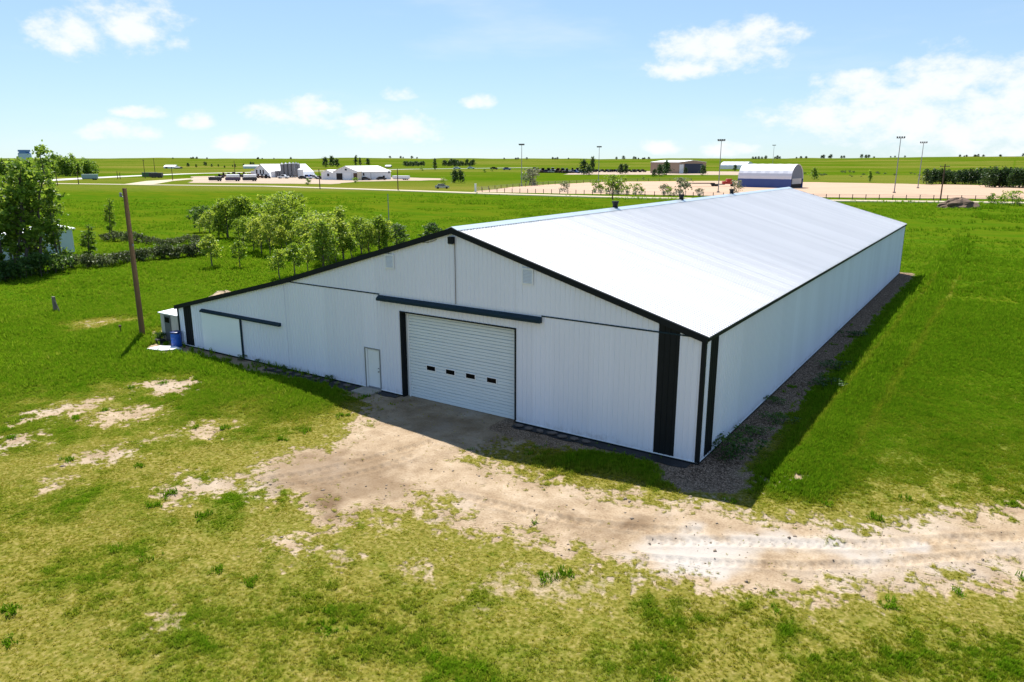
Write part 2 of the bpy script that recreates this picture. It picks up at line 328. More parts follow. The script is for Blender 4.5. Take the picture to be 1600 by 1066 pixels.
def ground():
    fan = np.linspace(-R(40), R(40), 800); rest = np.linspace(R(40), R(320), 110)[1:-1]; th = np.concatenate([fan, rest])+YAW
    rad = np.concatenate([[.5, 3, 6, 9], np.geomspace(12, 105, 520), np.geomspace(107, 1000, 110), np.geomspace(1060, 12000, 60)])
    nT, nR = len(th), len(rad); A, B = np.meshgrid(th, rad); x = (CAM[0]+B*np.sin(A)).ravel(); y = (CAM[1]+B*np.cos(A)).ravel(); r = B.ravel()
    dirt, grav, dry, lush, drv = masks(x, y)
    z = zground(x, y, dirt, drv, r)+hill(x, y)
    k = np.where((r < 60) & (dirt > .15))[0]; z[k] += ruts(x[k], y[k])*dirt[k]
    # far colour differences (crop and pasture)
    V = np.stack([x, y, z], 1); i = np.arange(nR-1)[:, None]*nT; j = np.arange(nT)[None, :]; j2 = (j+1) % nT
    F = np.stack([i+j, i+nT+j, i+nT+j2, i+j2], -1).reshape(-1, 4)[:, ::-1]
    me = npmesh('ground', V, F, True)
    C = np.stack([dirt, grav, dry, tone(x, y, r)], 1).astype(np.float32)
    ca = me.color_attributes.new('mask', 'FLOAT_COLOR', 'POINT'); ca.data.foreach_set('color', C.ravel())
    o = link('ground', me, GROUNDM); tag(o, kind='structure')
    # sheets lifted out of the ground: the dirt track and the gravel strip
    for nm, sel in (('dirt_track', drv > .55), ('gravel_strip', (grav > .55) & (drv < .5))):
        f = F[sel[F].all(1)]; used, inv = np.unique(f, return_inverse=True); v = V[used].copy(); v[:, 2] += .006
        m2 = npmesh(nm, v, inv.reshape(-1, 4), True); c2 = m2.color_attributes.new('mask', 'FLOAT_COLOR', 'POINT'); c2.data.foreach_set('color', C[used].ravel())
        tag(link(nm, m2, GROUNDM), kind='structure')
def groundmat():
    m = bpy.data.materials.new('ground'); m.use_nodes = True; t = m.node_tree; b = t.nodes['Principled BSDF']; b.inputs['Roughness'].default_value = 1.0; b.inputs['Specular IOR Level'].default_value = 0.0
    at = t.nodes.new('ShaderNodeAttribute'); at.attribute_name = 'mask'; sp = t.nodes.new('ShaderNodeSeparateColor'); t.links.new(at.outputs['Color'], sp.inputs[0])
    dirt, grav, dry, lush = sp.outputs[0], sp.outputs[1], sp.outputs[2], at.outputs['Alpha']
    geo = t.nodes.new('ShaderNodeNewGeometry'); P = geo.outputs['Position']
    def noise(s, d=5, sc=None, ro=.6):
        n = t.nodes.new('ShaderNodeTexNoise'); n.inputs['Scale'].default_value = s; n.inputs['Detail'].default_value = d; n.inputs['Roughness'].default_value = ro
        if sc:
            mp = t.nodes.new('ShaderNodeMapping'); mp.inputs['Scale'].default_value = sc; mp.inputs['Rotation'].default_value = (0, 0, -YAW); t.links.new(P, mp.inputs[0]); t.links.new(mp.outputs[0], n.inputs['Vector'])
        else: t.links.new(P, n.inputs['Vector'])
        return n.outputs['Fac']
    def ramp(f, *st):
        c = t.nodes.new('ShaderNodeValToRGB'); t.links.new(f, c.inputs[0]); e = c.color_ramp.elements
        while len(e) < len(st): e.new(.5)
        for k, (p, q) in zip(e, st): k.position = p; k.color = q+(1,)
        return c.outputs[0]
    def mix(f, a, b_):
        x = t.nodes.new('ShaderNodeMix'); x.data_type = 'RGBA'
        if isinstance(f, float): x.inputs['Factor'].default_value = f
        else: t.links.new(f, x.inputs['Factor'])
        for s, v in (('A', a), ('B', b_)):
            if isinstance(v, tuple): x.inputs[s].default_value = v
            else: t.links.new(v, x.inputs[s])
        return x.outputs['Result']
    n_f = noise(7, 6); n_m = noise(.6, 5); n_l = noise(.05, 4, (1, 3.2, 1)); n_xl = noise(.008, 4, (1, 3, 1))
    g1 = ramp(n_f, (.25, (.018, .052, .002)), (.5, (.042, .098, .003)), (.75, (.075, .135, .005)))
    g2 = ramp(n_f, (.25, (.042, .068, .003)), (.5, (.085, .110, .005)), (.75, (.13, .14, .010)))
    n_8 = noise(.13, 6, (1, 1.6, 1), .65); big = mth(t, 'MULTIPLY_ADD', smooth(t, n_l, .36, .64), .45, mth(t, 'MULTIPLY_ADD', smooth(t, n_xl, .38, .62), .35, mth(t, 'MULTIPLY_ADD', smooth(t, n_8, .34, .66), .5, -.25)), clamp=True)
    grass = mix(big, g1, g2); grass = mix(mth(t, 'MULTIPLY', smooth(t, noise(.21, 7, (1, 1.8, 1), .7), .52, .68), .42), grass, (.016, .045, .003, 1))
    straw = ramp(n_f, (.3, (.075, .08, .010)), (.5, (.17, .145, .030)), (.72, (.29, .23, .09)))
    ff = mth(t, 'ADD', dry, mth(t, 'MULTIPLY_ADD', n_m, .6, -.32), clamp=True)
    grass = mix(mth(t, 'MULTIPLY', ff, .85), grass, straw)
    n_d = noise(1.1, 6); n_s = noise(14, 5)
    soil = ramp(mth(t, 'MULTIPLY_ADD', n_s, .4, mth(t, 'MULTIPLY', n_d, .6)), (.3, (.17, .115, .07)), (.5, (.30, .225, .15)), (.68, (.41, .325, .235)))
    pale = smooth(t, noise(.22, 4), .5, .66); soil = mix(mth(t, 'MULTIPLY', pale, .3), soil, (.44, .39, .34, 1)); soil = mix(mth(t, 'MULTIPLY_ADD', lush, -2, 1, clamp=True), soil, (.37, .335, .30, 1)); soil = mix(mth(t, 'MULTIPLY_ADD', lush, 1.9, -.95, clamp=True), soil, (.13, .085, .05, 1))
    vo = t.nodes.new('ShaderNodeTexVoronoi'); vo.inputs['Scale'].default_value = 19; t.links.new(P, vo.inputs['Vector'])
    stone = ramp(vo.outputs['Distance'], (.0, (.36, .245, .175)), (.35, (.22, .148, .10)), (.7, (.075, .047, .03)))
    vs = t.nodes.new('ShaderNodeSeparateColor'); t.links.new(vo.outputs['Color'], vs.inputs[0]); st2 = stone; hs = t.nodes.new('ShaderNodeHueSaturation'); hs.inputs['Saturation'].default_value = .9; hs.inputs['Value'].default_value = .95; t.links.new(st2, hs.inputs['Color']); t.links.new(mth(t, 'MULTIPLY_ADD', vs.outputs[0], 1.2, .5), hs.inputs['Value'])
    soil = mix(grav, soil, hs.outputs[0])
    df = smooth(t, mth(t, 'ADD', dirt, mth(t, 'MULTIPLY_ADD', n_f, .7, -.35)), .12, .72)
    col = mix(df, grass, soil); t.links.new(col, b.inputs['Base Color'])
    hgt = mth(t, 'MULTIPLY_ADD', n_f, .06, mth(t, 'MULTIPLY', n_m, .12)); hgt2 = mth(t, 'MULTIPLY_ADD', n_s, .018, mth(t, 'MULTIPLY', n_d, .05))
    hmx = t.nodes.new('ShaderNodeMix'); t.links.new(df, hmx.inputs['Factor']); t.links.new(hgt, hmx.inputs['A']); t.links.new(hgt2, hmx.inputs['B'])
    bp = t.nodes.new('ShaderNodeBump'); bp.inputs['Strength'].default_value = .9; bp.inputs['Distance'].default_value = 1.0; t.links.new(hmx.outputs['Result'], bp.inputs['Height']); t.links.new(bp.outputs[0], b.inputs['Normal'])
    return m
GROUNDM = groundmat()
ground()

def sheet(name, pts, z, m, sub=1):
    mb = MB(); P = []; rj = np.random.default_rng(len(pts))
    for q, (a, b) in enumerate(zip(pts, list(pts[1:])+[pts[0]])):
        a = np.array(a[:2]); b = np.array(b[:2]); k = max(1, min(24, int(np.linalg.norm(b-a)/8)))
        for i in range(k): P.append(tuple(a+(b-a)*i/k+rj.normal(size=2)*1.1))
    mb.prism(P, 'z', z-.02, z); o = mb.build(name, m); return tag(o, kind='structure')
def strip(name, line, w, z, m):
    L = [np.array(p[:2]) for p in line]; a = []; b = []
    for i, p in enumerate(L):
        d = L[min(i+1, len(L)-1)]-L[max(i-1, 0)]; d /= np.linalg.norm(d); n = np.array([-d[1], d[0]]); a.append(p+n*w/2); b.append(p-n*w/2)
    mb = MB(); n = len(L); V = [(q[0], q[1], z) for q in a]+[(q[0], q[1], z) for q in b]; mb.add(V, [(n+i, n+i+1, i+1, i) for i in range(n-1)])
    return tag(mb.build(name, m), kind='structure')
SAND = mat('arena_sand', (.37, .245, .16), .95, .16, .06, .3, 2, streak=(1, 1, 1))
ROADG = mat('gravel_road', (.38, .32, .22), .95, .15, .3)
HWY = mat('pale_highway', (.42, .41, .38), .9, .08, .2)
YARD = mat('farm_yard_dirt', (.31, .23, .16), .95, .2, .08)
VERGE = mat('dark_verge_grass', (.03, .055, .006), .95, .35, .3)
gravel_line = [G(-400, 277), G(-100, 282), G(60, 286.5), G(240, 289), G(420, 291), G(640, 298), G(800, 303.5), G(1000, 309), G(1300, 313.2), G(1500, 315.5), G(1700, 318), G(2100, 322)]
ROADPOLY = [tuple(p[:2]) for p in gravel_line]+[tuple((p+(p-np.array([CAM[0], CAM[1], 0]))*4)[:2]) for p in gravel_line[::-1]]
strip('gravel_road', gravel_line, 6.5, .06, ROADG)
strip('verge', [p+(np.array([CAM[0], CAM[1], 0])-p)/np.linalg.norm((np.array([CAM[0], CAM[1], 0])-p))*6.5 for p in gravel_line], 3.5, .045, VERGE)
strip('highway', [G(-300, 296), G(60, 283), G(120, 279.5), G(200, 275.5), G(300, 271.5), G(420, 268.8), G(520, 267), G(640, 264.5), G(760, 263), G(900, 261), G(1100, 259.3), G(1300, 258)], 17, .09, HWY)
strip('side_road', [G(215, 288.5), G(250, 283), G(300, 279.5), G(400, 280)], 14, .075, ROADG)
sheet('farm_yard', [G(300, 286), G(520, 288), G(560, 284), G(700, 281.5), G(690, 279), G(560, 276), G(420, 273.5), G(300, 276)], .05, YARD)
sheet('sand_arena', [G(735, 300), G(1000, 304.5), G(1300, 309), G(1640, 312), G(2000, 316), G(2000, 300), G(1640, 291.5), G(1300, 285.5), G(1120, 283), G(960, 284), G(840, 289)], .05, SAND)
sheet('yard_pad', [G(880, 273), G(1100, 273.5), G(1200, 274), G(1190, 268.5), G(1000, 267.5), G(900, 268.5)], .05, YARD)

# ------------------------------------------------------------------ the barn
BW, BL, EH, RH, LW, LH = 23.33, 58.5, 5.0, 8.32, 10.27, 2.48
XR = -BW/2; XE = -BW; XL = -BW-LW; RIB = .2286; SHW = .9144
def ztop(x):
    if x >= XR: return EH+(RH-EH)*(-x)/(BW/2)
    if x >= XE: return EH+(RH-EH)*(x-XE)/(BW/2)
    return LH+(EH-LH)*(x-XL)/LW
barn = thing('barn', 'long white steel barn with black corner stripes, black trim and a white ribbed roof', 'barn')
def ribs(a, b, h=.024):
    pts = [(a, 0.0)]; k = math.ceil((a-.03)/RIB)
    while k*RIB < b+.03:
        c = k*RIB
        for d, o in ((-.028, 0), (-.013, h), (.013, h), (.028, 0)):
            if a+1e-4 < c+d < b-1e-4: pts.append((c+d, o))
        k += 1
    return pts+[(b, 0.0)]
DOORS = [(-14.95, -8.35, 4.26), (-17.44, -16.43, 2.16)]
def sheet_front(x0, x1, lo, hi, m, parent, y=0.0, sgn=-1):
    pr = ribs(x0, x1); V = []; F = []
    for i, (s, o) in enumerate(pr):
        V += [(s, y+sgn*o, lo(s)), (s, y+sgn*o, max(hi(s), lo(s)))]
        if i: F.append((2*i-2, 2*i, 2*i+1, 2*i-1))
    return MB().add(V, F).build('wall_panel', m, parent)
def back_wall(name, y0, y1, doors):
    mb = MB(); xs = sorted(set([XL, XE, XR, 0.0]+[d for q in doors for d in q[:2]]))
    for a, b in zip(xs[:-1], xs[1:]):
        zb = 0.0
        for d0, d1, dz in doors:
            if a >= d0-1e-6 and b <= d1+1e-6: zb = dz
        mb.prism([(a, zb), (b, zb), (b, ztop(b)-.03), (a, ztop(a)-.03)], 'y', y0, y1)
    return mb.build(name, WHITE, barn)
fw = back_wall('front_wall', .012, .14, DOORS); rw = back_wall('rear_wall', BL-.14, BL-.012, [])
SEAM = 4.98
cuts = sorted(set([0.0]+[round(-k*SHW-RIB/2, 4) for k in range(0, 37)]+[XL]+[XE, -1.82, -.98, -32.95, -32.15]+[d for q in DOORS for d in q[:2]]))
cuts = [c for c in cuts if c >= XL]
for a, b in zip(cuts[:-1], cuts[1:]):
    if b-a < .02: continue
    m = BLACK if (a >= -1.83 and b <= -.97) or (a >= -32.96 and b <= -32.14) else WHITE
    zb = .12
    for d0, d1, dz in DOORS:
        if a >= d0-1e-6 and b <= d1+1e-6: zb = dz
    sheet_front(a, b, lambda s: zb, lambda s: min(ztop(s)-.02, SEAM) if s >= XE else ztop(s)-.02, m, fw)
    if a >= XE-1e-6: sheet_front(a, b, lambda s: SEAM+.02, lambda s: ztop(s)-.02, m, fw, y=-.004)
    sheet_front(a, b, lambda s: .12, lambda s: ztop(s)-.02, WHITE, rw, y=BL, sgn=1)
def side_wall(name, x, sgn, h, stripes):
    w = MB().box(min(x-sgn*.012, x-sgn*.14), max(x-sgn*.012, x-sgn*.14), .15, BL-.15, 0, h-.04).build(name, WHITE, barn)
    ys = sorted(set([0.0]+[round(k*SHW+RIB/2, 4) for k in range(0, int(BL/SHW))]+[BL]+[q for s in stripes for q in s]))
    for a, b in zip(ys[:-1], ys[1:]):
        if b-a < .02: continue
        pr = ribs(a, b); V = []; F = []
        for i, (s, o) in enumerate(pr):
            V += [(x+sgn*o, s, .12), (x+sgn*o, s, h-.02)]
            if i: F.append((2*i-2, 2*i, 2*i+1, 2*i-1))
        MB().add(V, F).build('wall_panel', BLACK if any(a >= s0-.001 and b <= s1+.001 for s0, s1 in stripes) else WHITE, w)
    return w
side_wall('side_wall', 0.0, 1, EH, [(.62, 1.52)]); side_wall('side_wall', XL, -1, LH, [])
# roof: deck and ribbed sheets
OV = .12
def roof_slope(xa, za, xb, zb, name):     # eave (xa,za) -> top (xb,zb)
    v = Vector((xb-xa, 0, zb-za)); u = v.normalized(); n = Vector((-u.z, 0, u.x)); n = n if n.z > 0 else -n
    a = Vector((xa, 0, za)); b = Vector((xb, 0, zb)); dk = MB()
    V = [];
    for yy in (-.1, BL+.1):
        V += [a-n*.06+Vector((0, yy, 0)), b-n*.06+Vector((0, yy, 0)), b-n*.005+Vector((0, yy, 0)), a-n*.005+Vector((0, yy, 0))]
    dk.add(V, [(0, 1, 2, 3), (7, 6, 5, 4), (0, 4, 5, 1), (1, 5, 6, 2), (2, 6, 7, 3), (3, 7, 4, 0)]); d = dk.build(name, ROOFM, barn)
    ys = [-OV]+[round(k*SHW+RIB/2, 4) for k in range(1, int(BL/SHW))]+[BL+OV]
    for i, (p, q) in enumerate(zip(ys[:-1], ys[1:])):
        pr = ribs(p, q, .034); VV = []; F = []; lift = .004*(i % 2)+random.uniform(0, .003)
        for k, (s, o) in enumerate(pr):
            VV += [a+n*(o+lift)+Vector((0, s, 0)), b+n*(o+lift)+Vector((0, s, 0))]
            if k: F.append((2*k-2, 2*k, 2*k+1, 2*k-1))
        MB().add(VV, F).build('roof_panel', ROOFM, d)
    return d
sl1 = (RH-EH)/(BW/2)
roof_slope(.10, EH-.10*sl1+.05, XR, RH+.05, 'roof'); roof_slope(XE, EH+.05, XR, RH+.05, 'roof')
sl2 = (EH-LH)/LW
roof_slope(XL-.12, LH-.12*sl2+.05, XE, EH+.045, 'lean_to_roof')
# trims
def sloped(name, x0, z0, x1, z1, y0, y1, dn, up, m=BLACK, parent=None):
    return MB().prism([(x0, z0-dn), (x1, z1-dn), (x1, z1+up), (x0, z0+up)], 'y', y0, y1).build(name, m, parent or barn)
for y0, y1 in ((-.15, -.024), (BL+.024, BL+.15)):
    sloped('rake_trim', XR, RH, .10, EH-.03, y0, y1, .165, .088); sloped('rake_trim', XR, RH, XE, EH, y0, y1, .165, .088); sloped('rake_trim', XE, EH, XL-.12, LH-.03, y0, y1, .165, .085)
MB().box(.024, .125, -.02, BL+.02, EH-.13, EH+.005).build('eave_trim', BLACK, barn)
MB().box(XL-.15, XL-.026, -.02, BL+.02, LH-.16, LH-.02).build('eave_trim', BLACK, barn)
cap = MB()
cap.prism([(XR-.36, RH-.36*sl1+.085), (XR, RH+.115), (XR+.36, RH-.36*sl1+.085), (XR+.36, RH-.36*sl1+.10), (XR, RH+.14), (XR-.36, RH-.36*sl1+.10)], 'y', -OV, BL+OV).build('ridge_cap', CAPM, barn)
for x0, x1, h in ((-.13, .028, EH), (XL-.028, XL+.12, LH+.02)):
    MB().box(x0, x1, -.032, .13 if x0 > -1 else .02, .09, h-.05).build('corner_trim', BLACK, barn)
MB().box(-.02, .03, BL-.16, BL+.03, .09, EH-.06).build('corner_trim', BLACK, barn); MB().box(-.4, .02, BL+.031, BL+.05, .09, EH-.06).build('corner_trim', WPAINT, barn)
for a, b in ((XE+.1, -16.3), (-7.03, -.13)): MB().box(a, b, -.034, .0, SEAM-.025, SEAM+.03).build('seam_flashing', TEAL, barn)
# base: white drip edge above a dark grade board
for a, b in ((XL, -17.46), (-16.41, -14.97), (-8.33, -.0)):
    MB().box(a, b, -.03, .01, .085, .125).build('drip_edge', WPAINT, barn); MB().box(a, b, -.022, .01, -.12, .084).build('grade_board', BLACK, barn)
MB().box(-.01, .032, .13, BL, .085, .125).build('drip_edge', WPAINT, barn); MB().box(-.01, .024, .0, BL, -.12, .084).build('grade_board', BLACK, barn)
# overhead door, set back in its opening
oh = MB().box(-14.95, -8.35, .30, .34, 0, 4.26).build('overhead_door', DOORM, barn); nsec = 7; sh = 4.22/nsec
for i in range(nsec):
    z0 = .02+i*sh; prof = []; nr = 4
    for k in range(nr):
        a = z0+.006+k*(sh-.012)/nr; h = (sh-.012)/nr
        prof += [(a, .29), (a+.016, .244), (a+h-.016, .244), (a+h, .29)]
    V = []; F = []
    for k, (z, yy) in enumerate(prof):
        V += [(-14.7, yy, z), (-8.38, yy, z)]
        if k: F.append((2*k-2, 2*k-1, 2*k+1, 2*k))
    MB().add(V, F).build('door_section', DOORM, oh)
for xc in (-13.33, -12.16, -10.98, -9.79):
    MB().box(xc-.30, xc+.30, .222, .262, 1.50, 1.80).build('window_frame', WPAINT, oh, bevel=.01); MB().box(xc-.25, xc+.25, .214, .24, 1.545, 1.755).build('window_pane', GLASS, oh)
MB().box(-14.72, -14.66, .20, .26, 0, 4.2).build('door_stop', WPAINT, oh)
MB().box(-14.99, -14.90, -.036, .299, .0, 4.30).build('door_jamb', BLACK, barn); MB().box(-8.38, -8.31, -.036, .299, .0, 4.30).build('door_jamb', BLACK, barn)
MB().box(-14.899, -8.381, -.034, .299, 4.235, 4.30).build('door_header', BLACK, barn)
# walk-in door
wd = MB().box(-17.42, -16.45, .06, .10, .02, 2.14).build('walk_door', WPAINT, barn)
MB().box(-17.30, -16.50, .035, .059, .16, 2.08).build('door_slab', WPAINT, wd, bevel=.004)
for a, b, z0, z1 in ((-17.47, -17.415, .02, 2.18), (-16.455, -16.40, .02, 2.18)): MB().box(a, b, -.034, .06, z0, z1).build('door_frame', GREY, wd)
MB().box(-17.414, -16.456, -.034, .06, 2.13, 2.18).build('door_frame', GREY, wd); MB().box(-17.41, -17.31, -.01, .06, .1, 2.12).build('door_casing', WPAINT, wd)
for zz, r_ in ((1.0, .032), (1.17, .024)):
    MB().tube([(-16.57, .034, zz), (-16.57, -.03, zz)], r_, 8).build('door_knob', GREY, wd)
MB().box(-17.30, -16.46, -.03, .03, .03, .155).build('door_sill', GREY, wd)
for z0, z1 in ((.3, .75), (.85, 1.3), (1.4, 1.95)):
    for a, b in ((-17.2, -16.95), (-16.85, -16.6)): MB().box(a, b, .027, .036, z0, z1).build('door_panel', WPAINT, wd, bevel=.006)
# sliding door and the two track covers
SLIDE = mat('smooth_white_panel', (.88, .91, .96), .4, .03, .7)
sd = MB().box(-30.98, -27.32, -.11, -.05, .12, 2.45).build('sliding_door', SLIDE, barn)
for k in range(4):
    a = -30.97+k*.91; MB().box(a+.004, a+.906, -.118, -.111, .14, 2.43).build('door_sheet', SLIDE, sd)
MB().box(-27.318, -27.25, -.125, -.045, .10, 2.47).build('edge_trim', TEAL, sd)
MB().prism([(-.03, 2.44), (-.2, 2.44), (-.2, 2.52), (-.03, 2.62)], 'x', -31.0, -23.75).build('track_cover', TEAL, barn)
MB().prism([(-.04, 4.70), (-.24, 4.70), (-.24, 4.82), (-.04, 4.95)], 'x', -16.3, -7.0).build('track_cover', TEAL, barn)
# louvred gable vents
for xc, zc in ((-15.49, 6.64), (-7.72, 6.60)):
    v = MB().box(xc-.24, xc+.24, -.034, -.026, zc-.31, zc+.31).build('gable_vent', GREY, barn)
    for a, b, c, d in ((-.28, .28, .29, .34), (-.28, .28, -.34, -.29), (-.28, -.23, -.289, .289), (.23, .28, -.289, .289)): MB().box(xc+a, xc+b, -.07, -.026, zc+c, zc+d).build('vent_frame', WPAINT, v)
    for k in range(10):
        z = zc-.28+k*.058; MB().prism([(-.036, z+.03), (-.065, z), (-.065, z+.012), (-.036, z+.045)], 'x', xc-.229, xc+.229).build('slat', WPAINT, v)
wl = MB().box(XR-.13, XR+.13, -.24, -.036, 7.72, 8.02).build('wall_light', BLACK, barn, bevel=.02); MB().box(XR-.1, XR+.1, -.22, -.06, 7.69, 7.719).build('lens', GREY, wl)
MB().tube([(XR+.12, -.045, 7.75), (XR+.12, -.045, 5.0)], .014, 6).build('conduit', RUST, barn)
MB().tube([(XR-.9, -.05, 7.85), (XR-1.1, -.06, 7.76), (XR-1.4, -.06, 7.68), (XR-1.75, -.05, 7.66)], .012, 5).build('cable', BLACK, barn)
MB().tube([(-15.5, -.05, 7.08), (-15.5, -.05, 6.97)], .012, 5).build('cable', BLACK, barn)
for yy in (16.2, 27.2, 39.0):
    q = MB().lathe([(.17, 0), (.17, .10), (.15, .13), (.17, .24), (.22, .36), (.22, .41), (.05, .42)], 16).build('ridge_vent', BLACK, barn, loc=(XR-.05, yy, RH+.1))

# ------------------------------------------------------------------ things at the barn's foot
step = MB().box(-17.62, -16.4, -.95, -.03, -.08, .09).build('door_step', CONC, bevel=.02); tag(step, 'worn concrete step at the white walk-in door', 'step')
for i, (a, b, y0, lab) in enumerate(((-24.6, -17.75, -.85, 'left of the walk-in door'), (-16.3, -15.1, -.5, 'between walk-in door and overhead door'), (-8.2, -.25, -.62, 'from the overhead door to the corner'))):
    V = []; n = max(4, int((b-a)/.25)); F = []
    for k in range(n+1):
        x = a+(b-a)*k/n; V += [(x, -.032, .03), (x, y0*.5, .035+random.uniform(-.012, .03)), (x, y0+random.uniform(-.07, .07), .025+random.uniform(0, .02))]
        if k: F += [(3*k-3, 3*k-2, 3*k+1, 3*k), (3*k-2, 3*k-1, 3*k+2, 3*k+1)]
    o = MB().add(V, F).build('landscape_fabric', RUBBER); o.modifiers.new('t', 'SOLIDIFY').thickness = .012
    tag(o, f'black ground fabric along the wall foot {lab}', 'fabric')
pvm = []
for k in range(4):
    pts = [(math.cos(t)*random.uniform(.17, .27), math.sin(t)*random.uniform(.11, .18)) for t in np.linspace(0, 2*math.pi, 7)[:-1]]
    pvm.append(pts)
pv = [(-24.2+.72*k, -.48+random.uniform(-.12, .12), 'on the fabric left of the walk-in door') for k in range(9)]+[(-7.9+.55*k, -.42+random.uniform(-.06, .06), 'on the fabric right of the overhead door') for k in range(7)]
for k, (x, y, lab) in enumerate(pv):
    o = MB().prism(pvm[k % 4], 'z', 0, .05).build('paving_stone', STONE, loc=(x, y, .065)); o.rotation_euler = (random.uniform(-.05, .05), random.uniform(-.05, .05), random.uniform(-.5, .5))
    tag(o, f'flat grey-brown stone lying {lab}', 'stone', 'stones on the black fabric '+lab[14:])
# small lean-on shed
shp = G(254, 531); sx0, sx1, sy0, sy1 = -35.75, XL-.2, .1, 1.9
sh_ = thing('storage_shed', 'small pale tin storage shed with white roof at the low end of the barn', 'shed', (sx0, sy0, 0))
SW, SD = sx1-sx0, sy1-sy0
MB().box(0, SW, 0, .05, 0, 1.78).box(0, .05, .051, SD, 0, 1.78).box(SW-.05, SW, .051, SD, 0, 1.78).box(.051, SW-.051, SD-.05, SD, 0, 1.78).build('wall', STREAKW, sh_)
for k in range(12):
    MB().box(.02+k*SW/12, .07+k*SW/12, -.02, -.001, .02, 1.76).build('rib', STREAKW, sh_)
dr = MB().box(.45, 1.12, -.05, -.021, .05, 1.7).build('door', DGREY, sh_); MB().box(.55, 1.02, -.062, -.051, 1.25, 1.6).build('window', GLASS, dr)
MB().prism([(-.1, 1.79), (SD+.1, 1.90), (SD+.1, 1.95), (-.1, 1.84)], 'x', -.12, SW+.03).build('roof', WPAINT, sh_)
bp_ = G(289, 541); bar = thing('barrel', 'blue plastic barrel with darker rim beside the barn corner', 'barrel', (-33.4, -.42, 0))
MB().lathe([(.27, 0), (.30, .03), (.305, .28), (.318, .31), (.305, .34), (.305, .58), (.318, .61), (.305, .64), (.30, .86)], 24).build('body', BLUEP, bar, smooth_=False)
MB().lathe([(.30, .86), (.318, .87), (.318, .96), (.29, .97), (.28, .93)], 24).build('rim', NAVYP, bar)
p = G(268, 547); o = MB().prism([(-1.05, -.35), (.2, -.5), (1.15, .05), (.35, .5), (-.75, .35)], 'z', 0, .05).build('sheet_board', WPAINT, loc=(-33.3, -1.25, .06)); o.rotation_euler = (.03, -.02, .3); tag(o, 'white sheet board lying on the grass by the blue barrel', 'board')
o = MB().box(-.3, .3, -.22, .22, 0, .22).box(-.26, .26, -.18, .18, .221, .25).build('crate', RUBBER, loc=(-35.2, -.45, 0)); tag(o, 'small dark box on the ground before the tin shed', 'box')

# ------------------------------------------------------------------ poles and posts
def ring(x, y, z, r): return (x, y, z)
def utility_pole(p, h, r, label, group=None, arm=False, m=WOOD, near=False):
    t = thing('utility_pole', label, 'utility pole', p, group=group)
    MB().tube([(0, 0, -.3), (0, 0, h*.5), (0, 0, h)], [r, r*.88, r*.72], 10).build('pole', m, t)
    if arm:
        MB().box(-1.2, 1.2, -.06, .06, h-.75, h-.6).build('crossarm', m, t)
        for x in (-1.05, 0.55, 1.05): MB().lathe([(.05, h-.6), (.07, h-.5), (.05, h-.4), (.03, h-.35)], 8, (x, 0)).build('insulator', GREY, t)
    if near:
        MB().lathe([(.06, h-.55), (.1, h-.48), (.06, h-.4), (.1, h-.34), (.04, h-.26)], 10, (-.33, -.1)).build('insulator', GREY, t)
        MB().tube([(-.33, -.1, h-.5), (0, 0, h-.62)], .03, 6).build('bracket', GREY, t); MB().box(.1, .2, -.05, .05, h*.62, h*.62+.15).build('tag_plate', DGREY, t)
    return t
pb = G(223, 525); utility_pole(pb, M_(pb, 226), .175, 'bare brown wooden pole standing alone by the low end of the barn', near=True)
pb = G(608, 356); MB_ = MB().tube([(0, 0, -.2), (0, 0, M_(pb, 52))], [.09, .06], 8).build('metal_post', GREY, loc=pb); tag(MB_, 'thin grey metal mast rising behind the barn roof and young trees', 'mast')
pb = G(87, 489); t = thing('fence_post', 'short grey wooden post with a leaning brace in the lawn', 'post', pb)
MB().tube([(0, 0, -.1), (0, 0, 1.25)], [.14, .12], 10).build('post', GREYW, t); MB().tube([(.5, .1, 0), (.05, 0, 1.1)], .05, 6).build('brace', GREYW, t)
pb = G(189, 522); MB_ = MB().tube([(0, 0, -.1), (0, 0, .62)], .04, 8).lathe([(.04, .45), (.09, .5), (.09, .58), (.03, .63)], 8).build('riser_pipe', RUST, loc=pb); tag(MB_, 'short dark riser pipe in the grass beside the wooden pole', 'pipe')

# ------------------------------------------------------------------ plants
BARK = mat('bark', (.09, .075, .06), .9, .3, 6, .4, 20)
L_YOUNG = leafmat('leaf_young', [(.075, .155, .010), (.19, .295, .020), (.40, .45, .07)], .5)
L_DARK = leafmat('leaf_dark', [(.015, .045, .006), (.04, .10, .012), (.12, .20, .03)], .4)
L_POP = leafmat('leaf_poplar', [(.04, .095, .007), (.12, .22, .016), (.32, .42, .06)], .5)
L_HEDGE = leafmat('leaf_hedge', [(.02, .035, .008), (.06, .09, .016), (.26, .30, .13)], .25)
L_FAR = leafmat('leaf_far', [(.014, .036, .009), (.03, .07, .013), (.065, .12, .02)], .3)
L_PALE = leafmat('leaf_pale', [(.09, .11, .05), (.16, .18, .09), (.25, .26, .15)], .35)
def leaves(C, ls, rg, nrm_up=.3):
    n = len(C); d = rg.normal(size=(n, 3)); d /= np.linalg.norm(d, axis=1)[:, None]; a = np.cross(d, rg.normal(size=(n, 3))); a /= np.linalg.norm(a, axis=1)[:, None]; b = np.cross(d, a)
    s = ls*rg.uniform(.6, 1.25, n)[:, None]; a = a*s*.5; b = b*s*.36
    V = np.stack([C-a, C+b*.95-a*.15, C+a, C-b*.95-a*.15], 1).reshape(-1, 3); return V, np.arange(4*n).reshape(-1, 4)
